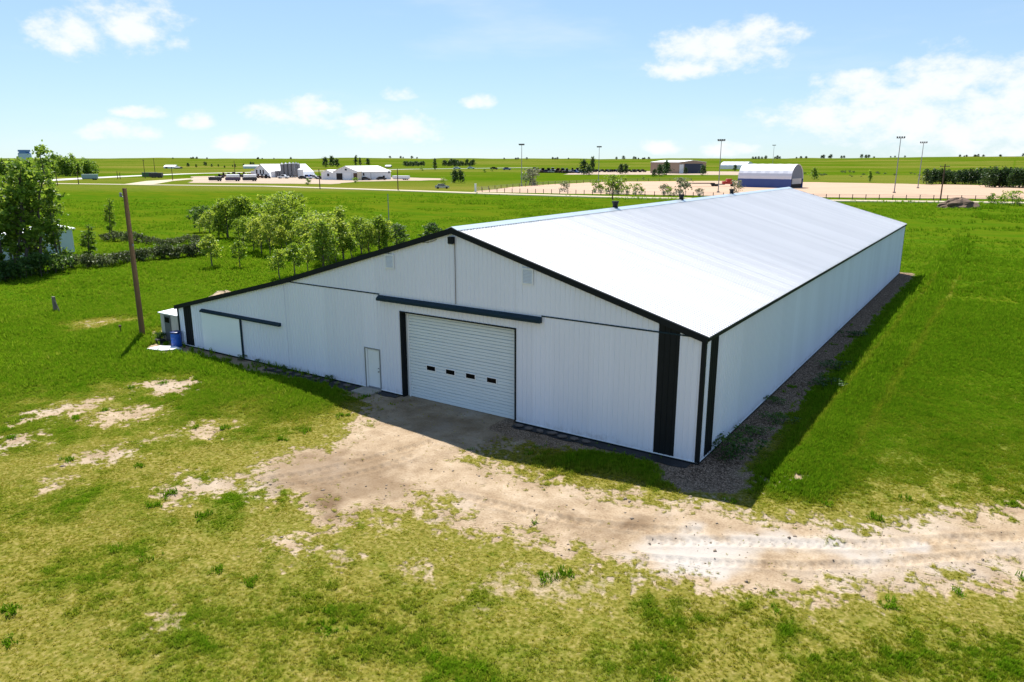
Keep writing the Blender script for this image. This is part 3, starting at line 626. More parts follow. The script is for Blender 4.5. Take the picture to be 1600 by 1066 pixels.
def tree_meshes(seed, h, w, base, nleaf, ls, shape='round', nb=16, spread=.09, stems=1):
    """unit-less tree: trunk mesh with limbs, crown mesh of leaves"""
    rg = np.random.default_rng(seed); tr = MB(); cl = []
    for s_ in range(stems):
        ox, oy = (0, 0) if stems == 1 else rg.normal(size=2)*w*.13
        lean = rg.normal(size=2)*h*.03*(1 if stems == 1 else 2.4); k = np.linspace(0, 1, 7); hh = h*(1 if s_ == 0 else rg.uniform(.75, 1))
        T = np.stack([ox+lean[0]*k+rg.normal(size=7)*h*.008, oy+lean[1]*k+rg.normal(size=7)*h*.008, k*hh*.93], 1); T[0, :2] = ox, oy
        r0 = h*.018/(stems**.4); tr.tube(T, [r0*(1-.85*q)+.01 for q in k], 7)
        for i in range(nb//stems):
            f = base+(1-base)*((i+rg.random())/(nb//stems))**.9*.97; p0 = np.array([np.interp(f, k, T[:, c]) for c in range(3)]); q = (f-base)/(1-base)
            if shape == 'round': pr = math.sqrt(max(.03, 1-(2*q-.75)**2*.8))*(1-.35*q)
            elif shape == 'column': pr = (.55+.45*math.sin(math.pi*min(1, q*1.0+.1)))*(1-.15*q)
            elif shape == 'open': pr = .6+.4*math.sin(math.pi*q)
            else: pr = 1-.8*q
            ln = w*.5*pr*rg.uniform(.65, 1.15); a = i*2.4+rg.uniform(-.5, .5); up = rg.uniform(.35, .9) if shape != 'column' else rg.uniform(.9, 1.7)
            d = np.array([math.cos(a), math.sin(a), up]); d = d/np.linalg.norm(d)*ln*(1.0 if shape != 'column' else 1.25)
            p1 = p0+d*.55+np.array([0, 0, -.03*ln]); p2 = p0+d; p2[2] = min(p2[2], h)
            tr.tube([p0, p1, p2], [r0*.35*(1-f*.6)+.006, r0*.22*(1-f*.6)+.004, .004], 4, False)
            for _ in range(3):
                t0 = rg.uniform(.35, .95); pp = p0+(p2-p0)*t0; cl += [(pp+rg.normal(size=3)*ln*.22, ln)]
            cl += [(p2, ln), (p1*.4+p2*.6, ln)]
        cl += [(T[-1], w*.2), (T[-1]+np.array([0, 0, h*.03]), w*.15)]
    pc = np.array([c for c, _ in cl]); ww = np.array([l for _, l in cl])+.1*w; idx = rg.choice(len(pc), nleaf, p=ww/ww.sum())
    C = pc[idx]+rg.normal(size=(nleaf, 3))*np.array([1, 1, .85])*h*spread*rg.uniform(.35, 1.2, (nleaf, 1)); C[:, 2] = np.clip(C[:, 2], h*base*.55, h*1.04)
    V, F = leaves(C, ls, rg)
    tm = bpy.data.meshes.new('trunk'); tm.from_pydata(tr.v, [], tr.f); tm.update()
    return tm, npmesh('crown', V, F)
_used = {}
def plant(kind_mesh, m_leaf, p, h, href, label, name='tree', cat='tree', group=None, wscale=1.0, z=0.0, part='crown'):
    t = thing(name, label, cat, (p[0], p[1], z), rz=random.uniform(0, 6.28), group=group)
    s = h/href; t.scale = (s*wscale, s*wscale, s); tm, cm = kind_mesh
    key = (cm.name, m_leaf.name)
    if not cm.materials: cm.materials.append(m_leaf)
    if not tm.materials: tm.materials.append(BARK)
    if cm.materials[0] != m_leaf:
        if key not in _used: q = cm.copy(); q.materials[0] = m_leaf; _used[key] = q
        cm = _used[key]
    link('trunk', tm, None, t); link(part, cm, None, t); return t
YT = [tree_meshes(11+i, 6, 3.9+.7*(i % 3), .10+.05*(i % 2), 3400, .27, ['round', 'open', 'round', 'column', 'open'][i], 30, .04, stems=1+i % 2) for i in range(5)]
CT = [tree_meshes(31+i, 6, 2.0, .12, 2200, .25, 'column', 22, .05) for i in range(2)]
ST = [tree_meshes(41+i, 4, 2.7, .28, 1100, .27, 'round', 16, .055) for i in range(3)]
young = [(332, 419, 51, 's'), (375, 419, 43, 's'), (437, 436, 46, 's'), (461, 431, 50, 's'), (481, 425, 43, 's'), (505, 417, 72, 'y'), (520, 412, 67, 'y'), (537, 407, 79, 'c'), (562, 400, 58, 'y'), (550, 407, 38, 's'),
         (592, 394, 57, 'y'), (605, 392, 47, 's'), (620, 388, 38, 'd'), (415, 399, 60, 'y'), (397, 394, 52, 'y'), (440, 397, 44, 's'), (460, 387, 76, 'y'), (475, 392, 52, 'y'), (485, 389, 52, 'c'), (450, 377, 71, 'y'), (435, 374, 66, 'y'),
         (415, 372, 62, 'y'), (385, 374, 66, 'y'), (365, 374, 62, 'y'), (355, 371, 55, 'y'), (342, 372, 34, 'y'), (318, 362, 38, 'd'), (328, 367, 38, 'y'), (425, 384, 62, 'y'), (495, 397, 62, 'y'), (577, 397, 50, 'y'), (512, 402, 66, 'y'), (380, 384, 44, 'y')]
YL = {'s': 'small thin-trunked young tree at the edge of the grove beside the barn', 'y': 'bushy yellow-green young tree in the grove beside the barn', 'c': 'narrow upright young tree in the grove beside the barn', 'd': 'dark green rounded young tree at the end of the grove'}
for i, (x, y, hp, k) in enumerate(young):
    p = G(x, y); h = M_(p, hp)*1.03
    km, href = {'s': (ST[i % 3], 4), 'y': (YT[i % 5], 6), 'c': (CT[i % 2], 6), 'd': (YT[i % 5], 6)}[k]
    lb = YL[k]; gp = None
    if k == 'y': lb = ('tall' if hp > 59 else 'shorter')+' bushy yellow-green tree in the '+('rear rows' if y < 386 else 'front rows')+' of the grove beside the barn'; gp = lb[:30]+(' rear' if y < 386 else ' front')
    plant(km, L_DARK if k == 'd' else L_YOUNG, p, h, href, lb, 'young_tree', 'tree', gp or {'s': 'small trees at the grove edge', 'y': 'young trees in the grove', 'c': 'upright trees in the grove', 'd': 'dark trees at the grove ends'}[k], wscale=random.uniform(.9, 1.2)*(1.25 if k == 'd' else 1))
BIG = [tree_meshes(61+i, 13, 4.2, .10, 5200, .36, 'column', 36, .021, stems=3) for i in range(2)]
MED = [tree_meshes(71+i, 8, 2.7, .10, 1900, .30, 'column', 24, .028, stems=2) for i in range(2)]
for i, (x, y, tp, km, href, lab, ws) in enumerate([(62, 424, 232, BIG[0], 13, 'tallest dark poplar of the clump beside the white trailer home', 1.15), (18, 420, 250, BIG[1], 13, 'broad tall poplar rising beside the tallest one of the clump', 1.0), (96, 419, 296, MED[0], 8, 'mid-height poplar at the open side of the tall clump', 1.0),
                                      (-40, 415, 245, BIG[0], 13, 'tall poplar at the far edge of the clump by the trailer home', 1.0), (38, 426, 268, MED[1], 8, 'lower leafy poplar between the two tallest ones', 1.25), (2, 428, 285, MED[0], 8, 'low spreading poplar at the foot of the broad tall one', 1.3), (141, 410, 350, MED[1], 8, 'low leafy poplar before the end wall of the white trailer home', 1.3)]):
    p = G(x, y); plant(km, L_POP, p, M_(p, y-tp), href, lab, 'poplar_tree', 'tree', wscale=ws)
p = G(174, 372); plant(MED[1], L_YOUNG, p, M_(p, 62), 8, 'slender airy poplar at the start of the back hedge', 'poplar_tree', 'tree', wscale=.9)
p = G(678, 392); plant(YT[2], L_DARK, p, M_(p, 44), 6, 'leafy tree crown showing just above the barn gable', 'leafy_tree', 'tree', wscale=1.25)
SH = [tree_meshes(81+i, 1.5, 2.4, .05, 900, .2, 'round', 14, .13, stems=3) for i in range(3)]
for row, lab, grp, hp in (([(166, 377), (186, 377), (203, 378), (219, 380), (236, 383), (248, 385), (258, 386), (268, 385), (280, 383), (294, 381), (306, 379)], 'dark leafy shrub of the back hedge behind the wooden pole', 'shrubs of the back hedge', 13),
                          ([(112, 421), (128, 420), (140, 419), (153, 418), (167, 417), (181, 415), (194, 412), (209, 410), (222, 409), (237, 406), (250, 405), (263, 404), (276, 403), (289, 402), (302, 401), (314, 400)], 'pale-tipped shrub of the front hedge beside the wooden pole', 'shrubs of the front hedge', 19),
                          ([(95, 424), (78, 428), (60, 431), (42, 434), (24, 437), (6, 439), (-14, 442)], 'dark undergrowth shrub at the foot of the tall poplars', 'shrubs under the poplars', 30)):
    for i, (x, y) in enumerate(row):
        p = G(x, y); plant(SH[i % 3], L_HEDGE if hp < 25 else L_DARK, p, M_(p, hp)*random.uniform(.85, 1.2), 1.5, lab, 'shrub', 'shrub', grp, wscale=random.uniform(.9, 1.15), part='foliage')
# mobile home behind the poplars
e0 = G(118, 398)[:2]; e1 = e0+(e0-G(10, 412)[:2]); mh = thing('trailer_home', 'long white trailer home half hidden behind the tall poplars', 'trailer home', (e0[0], e0[1], 0))
u = (e1-e0); wd_ = 4.6; ang = math.atan2(u[1], u[0]); mh.rotation_euler = (0, 0, ang)
MB().box(-16, 0, 0, wd_, .35, 3.1).build('wall', mat('trailer_siding', (.55, .63, .68), .5, .08, 1.2), mh); MB().box(-15.8, -.2, .15, wd_-.15, -.05, .349).build('skirting', GREYW, mh)
MB().prism([(-.2, 3.1), (wd_+.2, 3.1), (wd_+.2, 3.22), (wd_/2, 3.6), (-.2, 3.22)], 'x', -16.3, .3).build('roof', WPAINT, mh)
for a in (-14, -10.5, -6, -3): w_ = MB().box(a, a+1.1, -.04, -.001, 1.5, 2.4).build('window', GLASS, mh); MB().box(a-.06, a+1.16, -.03, -.002, 1.43, 1.499).build('sill', WPAINT, w_)
# spoil heap, dark pile
def heap(name, p, w, h, m, label, cat, seed, rough=.3):
    rg = np.random.default_rng(seed); n = 26; V = []; F = []; k = 9
    for i in range(k):
        f = i/(k-1); rr = math.cos(f*math.pi/2)
        for j in range(n):
            a = 2*math.pi*j/n; q = 1+rough*(vn(np.array([j*.8+seed]), np.array([i*.9]), seed)[0]-.5)*2; V.append((w*.5*rr*q*math.cos(a), w*.38*rr*q*math.sin(a), -.1+(h+.1)*math.sin(f*math.pi/2)*(1+rough*.5*rg.normal()*(.2 if f > .9 else .35))))
    for i in range(k-1):
        for j in range(n): F.append((i*n+j, i*n+(j+1) % n, (i+1)*n+(j+1) % n, (i+1)*n+j))
    F.append(tuple(range((k-1)*n, k*n))); o = MB().add(V, F).build(name, m, loc=p); return tag(o, label, cat)
heap('soil_mound', G(352, 470), 3.2, .8, mat('pale_soil', (.36, .27, .17), .95, .2, 3, .6, 6), 'low mound of pale soil just behind the lean-to roof', 'mound', 3)
pp = G(1497, 325); heap('brush_pile', pp, M_(pp, 52), M_(pp, 15), mat('dark_brush', (.12, .078, .052), .95, .4, 2, .9, 5), 'dark brown heap of brush and manure by the gravel road', 'heap', 5, .22)

# ------------------------------------------------------------------ far field
FT = [tree_meshes(101+i, 7, 5.4, .02, 620, .75, 'round', 20, .09) for i in range(3)]
FC = [tree_meshes(111+i, 9, 3.2, .02, 520, .8, 'column', 18, .06) for i in range(2)]
FB = [tree_meshes(121+i, 2, 2.0, .0, 380, .26, 'open', 14, .12, stems=3) for i in range(3)]
def far(x, y, hp, km, href, leaf, label, name, group=None, ws=1.0, cat='tree', part='crown'):
    p = G(x, y); d = np.hypot(*(p-CAM)[:2])
    if d > 1000 or d < 0: pass
    plant(km, leaf, p, M_(p, hp), href, label, name, cat, group, ws, z=float(hill(p[0:1], p[1:2])[0]), part=part)
for i in range(34):
    x = 62+i*2.65+random.uniform(-2, 2); far(x, 275.5-i*.05+random.uniform(-3, 1), random.uniform(23, 32)*(1 if i < 22 else .8), FT[i % 3] if i % 3 else FC[i % 2], 7 if i % 3 else 9, L_POP, 'leafy green tree in the wood across the highway behind the poplars', 'woodland_tree', 'trees of the wood across the highway', 1.0)
for i in range(6): far(-20+i*14, 279, 30, FT[i % 3], 7, L_POP, 'leafy green tree in the wood across the highway behind the poplars', 'woodland_tree', 'trees of the wood across the highway', 1.1)
for i, x in enumerate(np.linspace(1447, 1545, 20)): far(x, 288+random.uniform(-1, .6), random.uniform(19, 25), FT[i % 3], 7, L_FAR, 'dark low tree of the shelterbelt beyond the sand arena', 'shelterbelt_tree', 'low trees of the shelterbelt', .95)
for i, x in enumerate(np.linspace(1540, 1640, 20)): far(x, 293+random.uniform(-1, .8), random.uniform(27, 34), FT[i % 3], 7, L_FAR, 'tall dark tree in the thick end of the shelterbelt', 'shelterbelt_tree', 'tall trees of the shelterbelt', .95)
far(1574, 291, 14, FB[0], 2, L_YOUNG, 'yellow-green bush in front of the tall shelterbelt trees', 'bush', cat='bush', part='foliage')
misc = [(1272, 281, 18, 'round dark tree in the pasture beside the fabric-roofed shed'), (1359, 285, 17, 'lone upright tree in the pasture behind the light masts'), (711, 286, 20, 'left one of two close dark trees in the rough pasture'), (720, 286, 19, 'right one of two close dark trees in the rough pasture'),
        (508, 262, 15, 'dark tree behind the low roof of the white livestock barn'), (519, 261, 16, 'tallest tree behind the white livestock barn'), (527, 262, 13, 'small tree right of the trees behind the livestock barn'), (556, 260, 15, 'narrow dark tree above the long white roof'), (563, 260, 12, 'shorter narrow tree above the long white roof'), (575, 260, 11, 'broad tree above the far end of the long white roof'),
        (680, 266, 17, 'lone upright tree by the highway past the white barns'), (912, 273, 22, 'dark tree beside the parked machinery row'), (925, 272, 25, 'tall narrow tree at the end of the machinery row'), (919, 274, 14, 'low dark tree between the trees by the machinery'), (970, 272, 15, 'small tree on the grass before the tan shed, leftmost'), (977, 272, 15, 'small tree on the grass before the tan shed, second'),
        (1031, 276, 18, 'dark tree standing before the tan shed wall'), (1041, 274, 22, 'tallest tree before the tan shed wall'), (1022, 277, 12, 'low tree at the end of the trees before the tan shed'), (1099, 274, 15, 'small dark tree beside the open end of the tan shed'), (1071, 272, 10, 'little tree between the tan shed doors'), (1148, 268, 10, 'small tree before the far white quonset')]
for i, (x, y, hp, lab) in enumerate(misc): far(x, y, hp*1.05, FC[i % 2] if ('upright' in lab or 'narrow' in lab) else FT[i % 3], 9 if ('upright' in lab or 'narrow' in lab) else 7, L_FAR if i not in (0, 1) else L_POP, lab, 'field_tree', ws=.95)
for i in range(12): far(633+i*2.6, 260.5+random.uniform(-.3, .3), random.uniform(6, 8.5), FT[i % 3], 7, L_FAR, 'distant dark tree of the belt along the highway', 'distant_tree', 'distant trees along the highway', 1.2)
for i in range(16): far(694+i*3.0, 260.3+random.uniform(-.3, .3), random.uniform(5, 11), FT[i % 3], 7, L_FAR, 'distant dark tree of the belt along the highway', 'distant_tree', 'distant trees along the highway', 1.1)
for i in range(46): far([300, 420, 640, 800, 880, 1010, 1240, 1400, 1500, 1560][i % 10]+random.gauss(0, 16), 253.4, random.uniform(2.2, 4.2), FT[i % 3], 7, L_FAR, 'tiny dark tree of a loose clump on the far skyline', 'skyline_tree', 'loose clumps on the skyline', 1.6)
for i, x in enumerate([1176, 1180, 1185, 1190, 1196, 1214, 1218, 1283, 1286, 1295, 1297, 1314, 1318, 1345, 1352, 1356, 963, 974, 990, 993, 1527, 1597]): far(x, 253.6, random.uniform(4, 6.5), FT[i % 3], 7, L_FAR, 'tiny dark tree on the far skyline', 'skyline_tree', 'trees on the skyline', 1.3)
for i in range(14): far(290+i*9+random.uniform(-4, 4), 262+random.uniform(-2, 1), random.uniform(3, 7), FT[i % 3], 7, L_FAR, 'small scattered tree on the far left pasture', 'pasture_tree', 'trees scattered on the far pasture', .9)
bush = [(884, 300, 15, 1), (930, 301, 16, 0), (938, 301, 12, 0), (955, 303, 22, 0), (963, 303, 26, 0), (970, 303, 18, 0), (978, 304, 13, 0), (991, 304, 15, 0), (1002, 304, 11, 0), (1038, 305, 16, 1), (1046, 306, 12, 0), (1068, 306, 25, 1), (1092, 307, 12, 1), (1150, 302, 18, 1), (1549, 319, 15, 0), (1566, 320, 14, 0), (1578, 321, 20, 0), (1592, 322, 12, 0),
        (828, 289, 22, 1), (833, 290, 23, 1), (482, 289, 9, 0), (555, 286, 8, 0), (692, 288, 9, 0), (757, 270, 6, 0), (769, 268, 4, 0), (660, 267, 7, 0), (955, 282, 6, 1), (1005, 281, 5, 0)]
for i, (x, y, hp, pale) in enumerate(bush):
    if 870 < x < 1160: lab, grp = (('pale grey-green bush along the arena fence', 'pale bushes along the arena fence') if pale else ('green bush along the arena fence', 'green bushes along the arena fence'))
    elif x > 1500: lab, grp = 'green bush on the road verge near the brown heap', 'bushes near the brown heap'
    elif 820 < x < 840: lab, grp = 'pale yellowish tall bush at the arena corner', 'tall bushes at the arena corner'
    else: lab, grp = 'low bush in the rough pasture by the farm yards', 'low pasture bushes'
    far(x, y, hp*1.05, FB[i % 3], 2, L_PALE if pale else L_POP, lab, 'bush', grp, 1.0, 'bush', 'foliage')
# low weeds dotted over the pasture on the right
for i in range(26): far(random.uniform(1255, 1440), random.uniform(268, 277), random.uniform(1.5, 3), FB[i % 3], 2, L_FAR, 'low dark scrub clump on the pasture beyond the arena', 'scrub', 'scrub on the pasture', 2.0, 'scrub', 'foliage')

# light masts, poles
def mast(p, h, label):
    t = thing('light_mast', label, 'light mast', p); MB().tube([(0, 0, 0), (0, 0, h*.5), (0, 0, h)], [.19, .15, .10], 8).build('pole', GREY, t)
    MB().tube([(0, 0, 0), (0, 0, .5)], .5, 8).build('base', CONC, t)
    MB().box(-1.3, 1.3, -.12, .12, h-.1, h+.1).build('crossarm', GREY, t)
    for k in range(4): MB().box(-1.25+k*.72, -.85+k*.72, -.55, .2, h+.1, h+.55).build('floodlight', DGREY, t)
for x, y, tp, lab in ((1397, 302, 219, 'tallest floodlight mast at the arena edge nearest the brown heap'), (1434, 294.5, 226, 'floodlight mast standing out in the sand of the arena'), (1122, 301, 223, 'floodlight mast at the arena fence beside the red truck'), (935, 284, 232, 'thin floodlight mast at the far corner of the arena'), (815, 291, 229, 'floodlight mast by the arena corner before the machinery row'), (1206, 272, 229, 'floodlight mast behind the fabric-roofed shed')):
    p = G(x, y); mast(p, M_(p, y-tp), lab)
for x, y, tp, arm, lab in ((1469, 314, 258, True, 'dark utility pole with crossarm beside the brown heap'), (500, 295, 265, False, 'wooden utility pole on the near side of the road before the livestock barn'), (622, 297.5, 265, False, 'wooden utility pole by the road before the end of the long white barn'), (957, 312, 283, False, 'wooden utility pole before the bushes of the arena fence'), (90, 290, 270, False, 'utility pole by the road in front of the wood, left one'), (123, 288, 268, False, 'utility pole by the road in front of the wood, right one'),
                          (227, 279, 250, True, 'utility pole with crossarm by the road junction'), (243, 276, 248, False, 'thin utility pole beyond the highway near the far house'), (270, 282, 260, False, 'utility pole between highway and gravel road'), (368, 279, 252, False, 'utility pole behind the dark trailers'), (184, 280, 268, False, 'short pole by the highway near the junction'), (188, 280, 270, False, 'second short pole by the highway near the junction')):
    p = G(x, y); utility_pole(p, M_(p, y-tp), .2, lab, arm=arm, m=RUST)

def gable(name, p, rz, L, Wd, eh, rh, mw, mr, label, cat='building', group=None, doors=(), end_doors=(), eave=.3):
    """length along local x, width along local y, gable ends at x=0 and x=L, front side y=0"""
    t = thing(name, label, cat, p, rz, group); w = MB().prism([(0, 0), (Wd, 0), (Wd, eh), (Wd/2, rh), (0, eh)], 'x', 0, L).build('wall', mw, t); s = (rh-eh)/(Wd/2)
    MB().prism([(-eave, eh-eave*s+.03), (Wd/2, rh+.03), (Wd+eave, eh-eave*s+.03), (Wd+eave, eh-eave*s+.25), (Wd/2, rh+.28), (-eave, eh-eave*s+.25)], 'x', -eave, L+eave).build('roof', mr, t)
    for a, b, z0, z1, m in doors: MB().box(a, b, -.12, -.002, z0, z1).build('door' if z0 < .3 else 'window', m, t)
    for e, a, b, z0, z1, m in end_doors:
        MB().box(-.12 if e == 0 else L+.002, -.002 if e == 0 else L+.12, a, b, z0, z1).build('door' if z0 < .3 else 'window', m, t)
    return t
FW = mat('far_white_siding', (.72, .73, .76), .6, .05, .4); FR = mat('far_white_roof', (.82, .83, .86), .5, .04, .3); TAN = mat('tan_siding', (.33, .23, .17), .7, .1, .5, streak=(1, 1, .2)); NAVY = mat('navy_siding', (.035, .075, .27), .6, .12, .5); DARK = mat('dark_opening', (.012, .01, .01), .8, .2, 1)
DNAVY = mat('navy_door', (.012, .02, .06), .5, .2, 1)
def frame2(pa, pb):                        # origin and heading of the base line between two ground pixels
    a = G(*pa); b = G(*pb); d = b-a; return a, math.atan2(d[1], d[0]), float(np.hypot(d[0], d[1]))
# livestock barn complex: gable end towards the yard, long side towards the road
def pxx(p): v = np.array(p)-CAM; return 800+FPX*(v @ _rt)/(v @ _fw)
a, rz, L = frame2((561, 282.0), (612, 280.2)); H1 = M_(a, 1); hx = np.array([math.cos(rz), math.sin(rz), 0]); hy = np.array([-math.sin(rz), math.cos(rz), 0])
WB = next(w for w in np.arange(5, 90, .5) if pxx(a+hy*w) < 503); WM = WB*.68
gable('livestock_barn', a, rz, L*.98, WM, H1*12.5, H1*21, FW, FR, 'white livestock barn with dark doorways in its gable end and a bright roof', doors=[(L*.12, L*.16, 2.5, 4, DARK), (L*.35, L*.357, .1, H1*11, GREY), (L*.72, L*.78, .1, 2.2, DARK), (L*.90, L*.94, 3.5, 5, DARK)],
      end_doors=[(0, WM*.06, WM*.2, .1, H1*11, RUST), (0, WM*.3, WM*.56, .1, H1*10.5, FR), (0, WM*.63, WM*.86, .1, H1*10.5, DARK), (0, WM*.45, WM*.52, H1*15, H1*17.5, DARK)])
gable('livestock_barn', a+hy*(WM+.35)+hx*.5, rz, L*.8, WB-WM, H1*10.5, H1*15, FW, FR, 'low white wing along the back of the livestock barn', end_doors=[(0, 3, 4.5, 2, 3.5, DARK)])
H2 = H1
bp3, rz3, L3 = frame2((558.5, 282), (565, 282)); MB_ = MB().box(0, L3, 0, 3, 0, H2*13).box(-.1, L3+.1, -.1, 3.1, H2*13, H2*13+.3).build('feed_bin', mat('cream_steel', (.62, .56, .46), .6, .1, .5), loc=bp3); MB_.rotation_euler[2] = rz3; tag(MB_, 'cream coloured feed bin at the corner of the livestock barn', 'bin')
def trailer(p, rz, L, Wd, h, m, label, cat='trailer', group=None, box=True):
    t = thing('cargo_trailer', label, cat, p, rz, group); MB().box(0, L, 0, Wd, .75, h).build('body', m, t, bevel=.08); MB().box(.3, L-.3, .3, Wd-.3, .5, .749).build('chassis', DGREY, t)
    for x in (L*.72, L*.72+1.1):
        for yy in (.0, Wd-.28): MB().tube([(x, yy, .42), (x, yy+.28, .42)], .42, 10).build('wheel', RUBBER, t)
    return t
a, rz, L = frame2((613, 281.2), (637, 281.5)); trailer(a, rz, L, 2.6, M_(a, 6.5), FR, 'white box trailer parked past the long white barn', 'trailer')
# feed mill with silos
a, rz, L = frame2((398, 276.8), (425, 277.5)); H1 = M_(a, 1)
t = thing('a_frame_shed', 'white steep-sided shed beside the grey silos', 'shed', a, rz)
MB().prism([(0, 0), (L*.95, 0), (L*.83, H1*7), (L*.42, H1*19), (0, H1*10)], 'y', 0, 1).build('gable_end', FW, t); MB().prism([(L*.97, 0), (L*.85, H1*7.5), (L*.42, H1*19.8), (0, H1*10.5), (0, H1*10), (L*.42, H1*19), (L*.83, H1*7), (L*.95, 0)], 'y', -.5, 35).build('roof', FR, t)
for k in (.12, .34, .5): MB().box(L*k, L*(k+.06), -.2, -.01, H1*5, H1*11).build('window', DARK, t)
MB().box(-L*.25, -.1, .5, 9, 0, H1*9).build('annex', FW, t)
a, rz, L = frame2((424, 277.5), (442, 277.6)); gable('mill_shed', a, rz, L, 30, H1*9, H1*18, FR, FR, 'low white shed with bright roof between A-shaped shed and silos')
SILO = mat('grey_silo_steel', (.20, .20, .22), .4, .2, .6, metal=.2, streak=(3, 3, .2))
for i, (x, w, hp, m) in enumerate([(442, 6, 22.5, SILO), (448, 6, 23, SILO), (454, 6, 23.5, SILO), (459.5, 5.5, 23.5, SILO), (464, 5, 23, SILO), (467.5, 5, 22, SILO), (432, 3.4, 11, SILO), (435.5, 3.4, 11.5, SILO), (439, 3.4, 11, SILO), (470, 8.5, 14, FW)]):
    p = G(x, 277.6 - (.5 if i in (4, 5) else 0)); r_ = M_(p, w)/2; h = M_(p, hp)
    lab = 'tall grey grain silo in the tight row at the feed mill' if i < 6 else ('small grey hopper bin before the silo row' if i < 9 else 'squat white round bin at the end of the silo row')
    t = thing('grain_silo', lab, 'silo', p, 0, 'tall grey silos at the mill' if i < 6 else ('small hopper bins' if i < 9 else None))
    MB().lathe([(r_, h*.16 if i < 9 else 0), (r_, h*.9)], 14).build('body', m, t); MB().lathe([(r_*1.05, h*.9), (r_*.12, h)], 14).build('roof', GREY if i < 9 else FR, t)
    if i < 9:
        MB().lathe([(r_*.25, h*.03), (r_*.97, h*.159)], 12).build('hopper', m, t)
        for k in range(4): MB().tube([(r_*.9*math.cos(k*1.57+.4), r_*.9*math.sin(k*1.57+.4), 0), (r_*.9*math.cos(k*1.57+.4), r_*.9*math.sin(k*1.57+.4), h*.2)], .1, 5).build('leg', GREY, t)
# tan shed, quonsets
a, rz, L = frame2((1015, 270.0), (1079, 271.5)); H1 = M_(a, 1)
a = G(1016, 270.4); gable('tan_shed', a, rz, M_(a, 64)*1.02, 30, H1*16.0, H1*18.5, TAN, FR, 'long tan metal shed with navy doors and pale roof', doors=[(M_(a, 31), M_(a, 42), .1, H1*11.5, DNAVY)], end_doors=[(1, 6, 26, .1, H1*14, DNAVY), (1, .5, 5, .1, H1*13, FW)])
def quonset(p, rz, L, Wd, wallh, toph, mwall, mroof, label, base=True, endm=None):
    t = thing('quonset', label, 'shed', p, rz); n = 16; arc = [(Wd/2-Wd/2*math.cos(math.pi*k/n), wallh+(toph-wallh)*math.sin(math.pi*k/n)) for k in range(n+1)]
    if base: MB().box(0, L, 0, .4, 0, wallh).build('wall', mwall, t); MB().box(0, L, Wd-.4, Wd, 0, wallh).build('wall', mwall, t)
    arc2 = [(Wd/2+(q[0]-Wd/2)*.985, wallh+(q[1]-wallh)*.985) for q in arc]; nb_ = 6
    for k in range(nb_):
        x0, x1 = L*k/nb_, L*(k+1)/nb_; V = []; F = []
        for j, (u_, w_) in enumerate(arc):
            for q, s in ((x0, 1.0), (x0*.5+x1*.5, .985), (x1, 1.0)): V.append((q, Wd/2+(u_-Wd/2)*s, wallh+(w_-wallh)*s))
            if j: b_ = 3*j; F += [(b_-3, b_-2, b_+1, b_), (b_-2, b_-1, b_+2, b_+1)]
        o = MB().add(V, F).build('fabric_bay', mroof, t); o.modifiers.new('t', 'SOLIDIFY').thickness = .15
    MB().prism(arc2+[(arc2[-1][0], 0), (arc2[0][0], 0)], 'x', .3, .5).build('end_wall', endm or mwall, t)
    MB().prism(arc2+[(arc2[-1][0], wallh), (arc2[0][0], wallh)], 'x', L-.5, L-.3).build('end_wall', endm or mwall, t)
    return t
FAB = mat('white_fabric', (.74, .75, .82), .55, .05, .3)
RZ = math.atan2(_rt[1], _rt[0]); a = G(1152, 292.3); H1 = M_(a, 1); rz = RZ-.74; L = M_(a, 84); q = quonset(a, rz, L, M_(a, 46), H1*13, H1*35, NAVY, FAB, 'big arched shed with white fabric roof on navy walls', endm=mat('grey_end', (.16, .19, .24), .7, .15, 1))
MB().box(L-.28, L-.1, 1.5, M_(a, 46)-1.5, 1.6, H1*14).build('end_door', mat('pale_curtain', (.55, .54, .52), .8, .08, 1), q); MB().box(L-2.5, L-.4, 1, M_(a, 46)-1, .1, 1.5).build('stored_bales', DARK, q)
a, rz, L = frame2((1125, 264.2), (1166, 264.6)); H1 = M_(a, 1); quonset(a, rz, L, 18, H1*3.5, H1*11, FR, FAB, 'far low white arched shed behind the big one', endm=FW)
# arena truck
RED = mat('red_paint', (.42, .02, .008), .35, .1, 1)
p = G(1144, 291.5); rz = math.atan2(_rt[1], _rt[0]); H1 = M_(p, 1); t = thing('semi_truck', 'red semi truck with flat deck trailer beside the arched shed', 'truck', p, rz)
MB().box(-2.4, 0, 0, 2.5, 1, H1*11.5).build('cab', RED, t, bevel=.2); MB().box(-4, -2.401, .2, 2.3, 1, H1*8).build('sleeper', RED, t, bevel=.15); MB().box(-.4, .15, .4, 2.1, H1*7.4, H1*9.8).build('windscreen', GLASS, t); MB().box(-.02, 1.2, .2, 2.3, .8, H1*6).build('hood', FR, t, bevel=.15)
MB().box(-23, -7.5, .05, 2.45, 1.15, 1.5).build('deck', DARK, t); MB().box(-9, -3, .6, 1.9, .7, 1.1).build('chassis', DGREY, t)
for x in (-21, -19.6, -8, -6.6, .3):
    for yy in (0, 2.2): MB().tube([(x, yy, .52), (x, yy+.3, .52)], .52, 10).build('wheel', RUBBER, t)
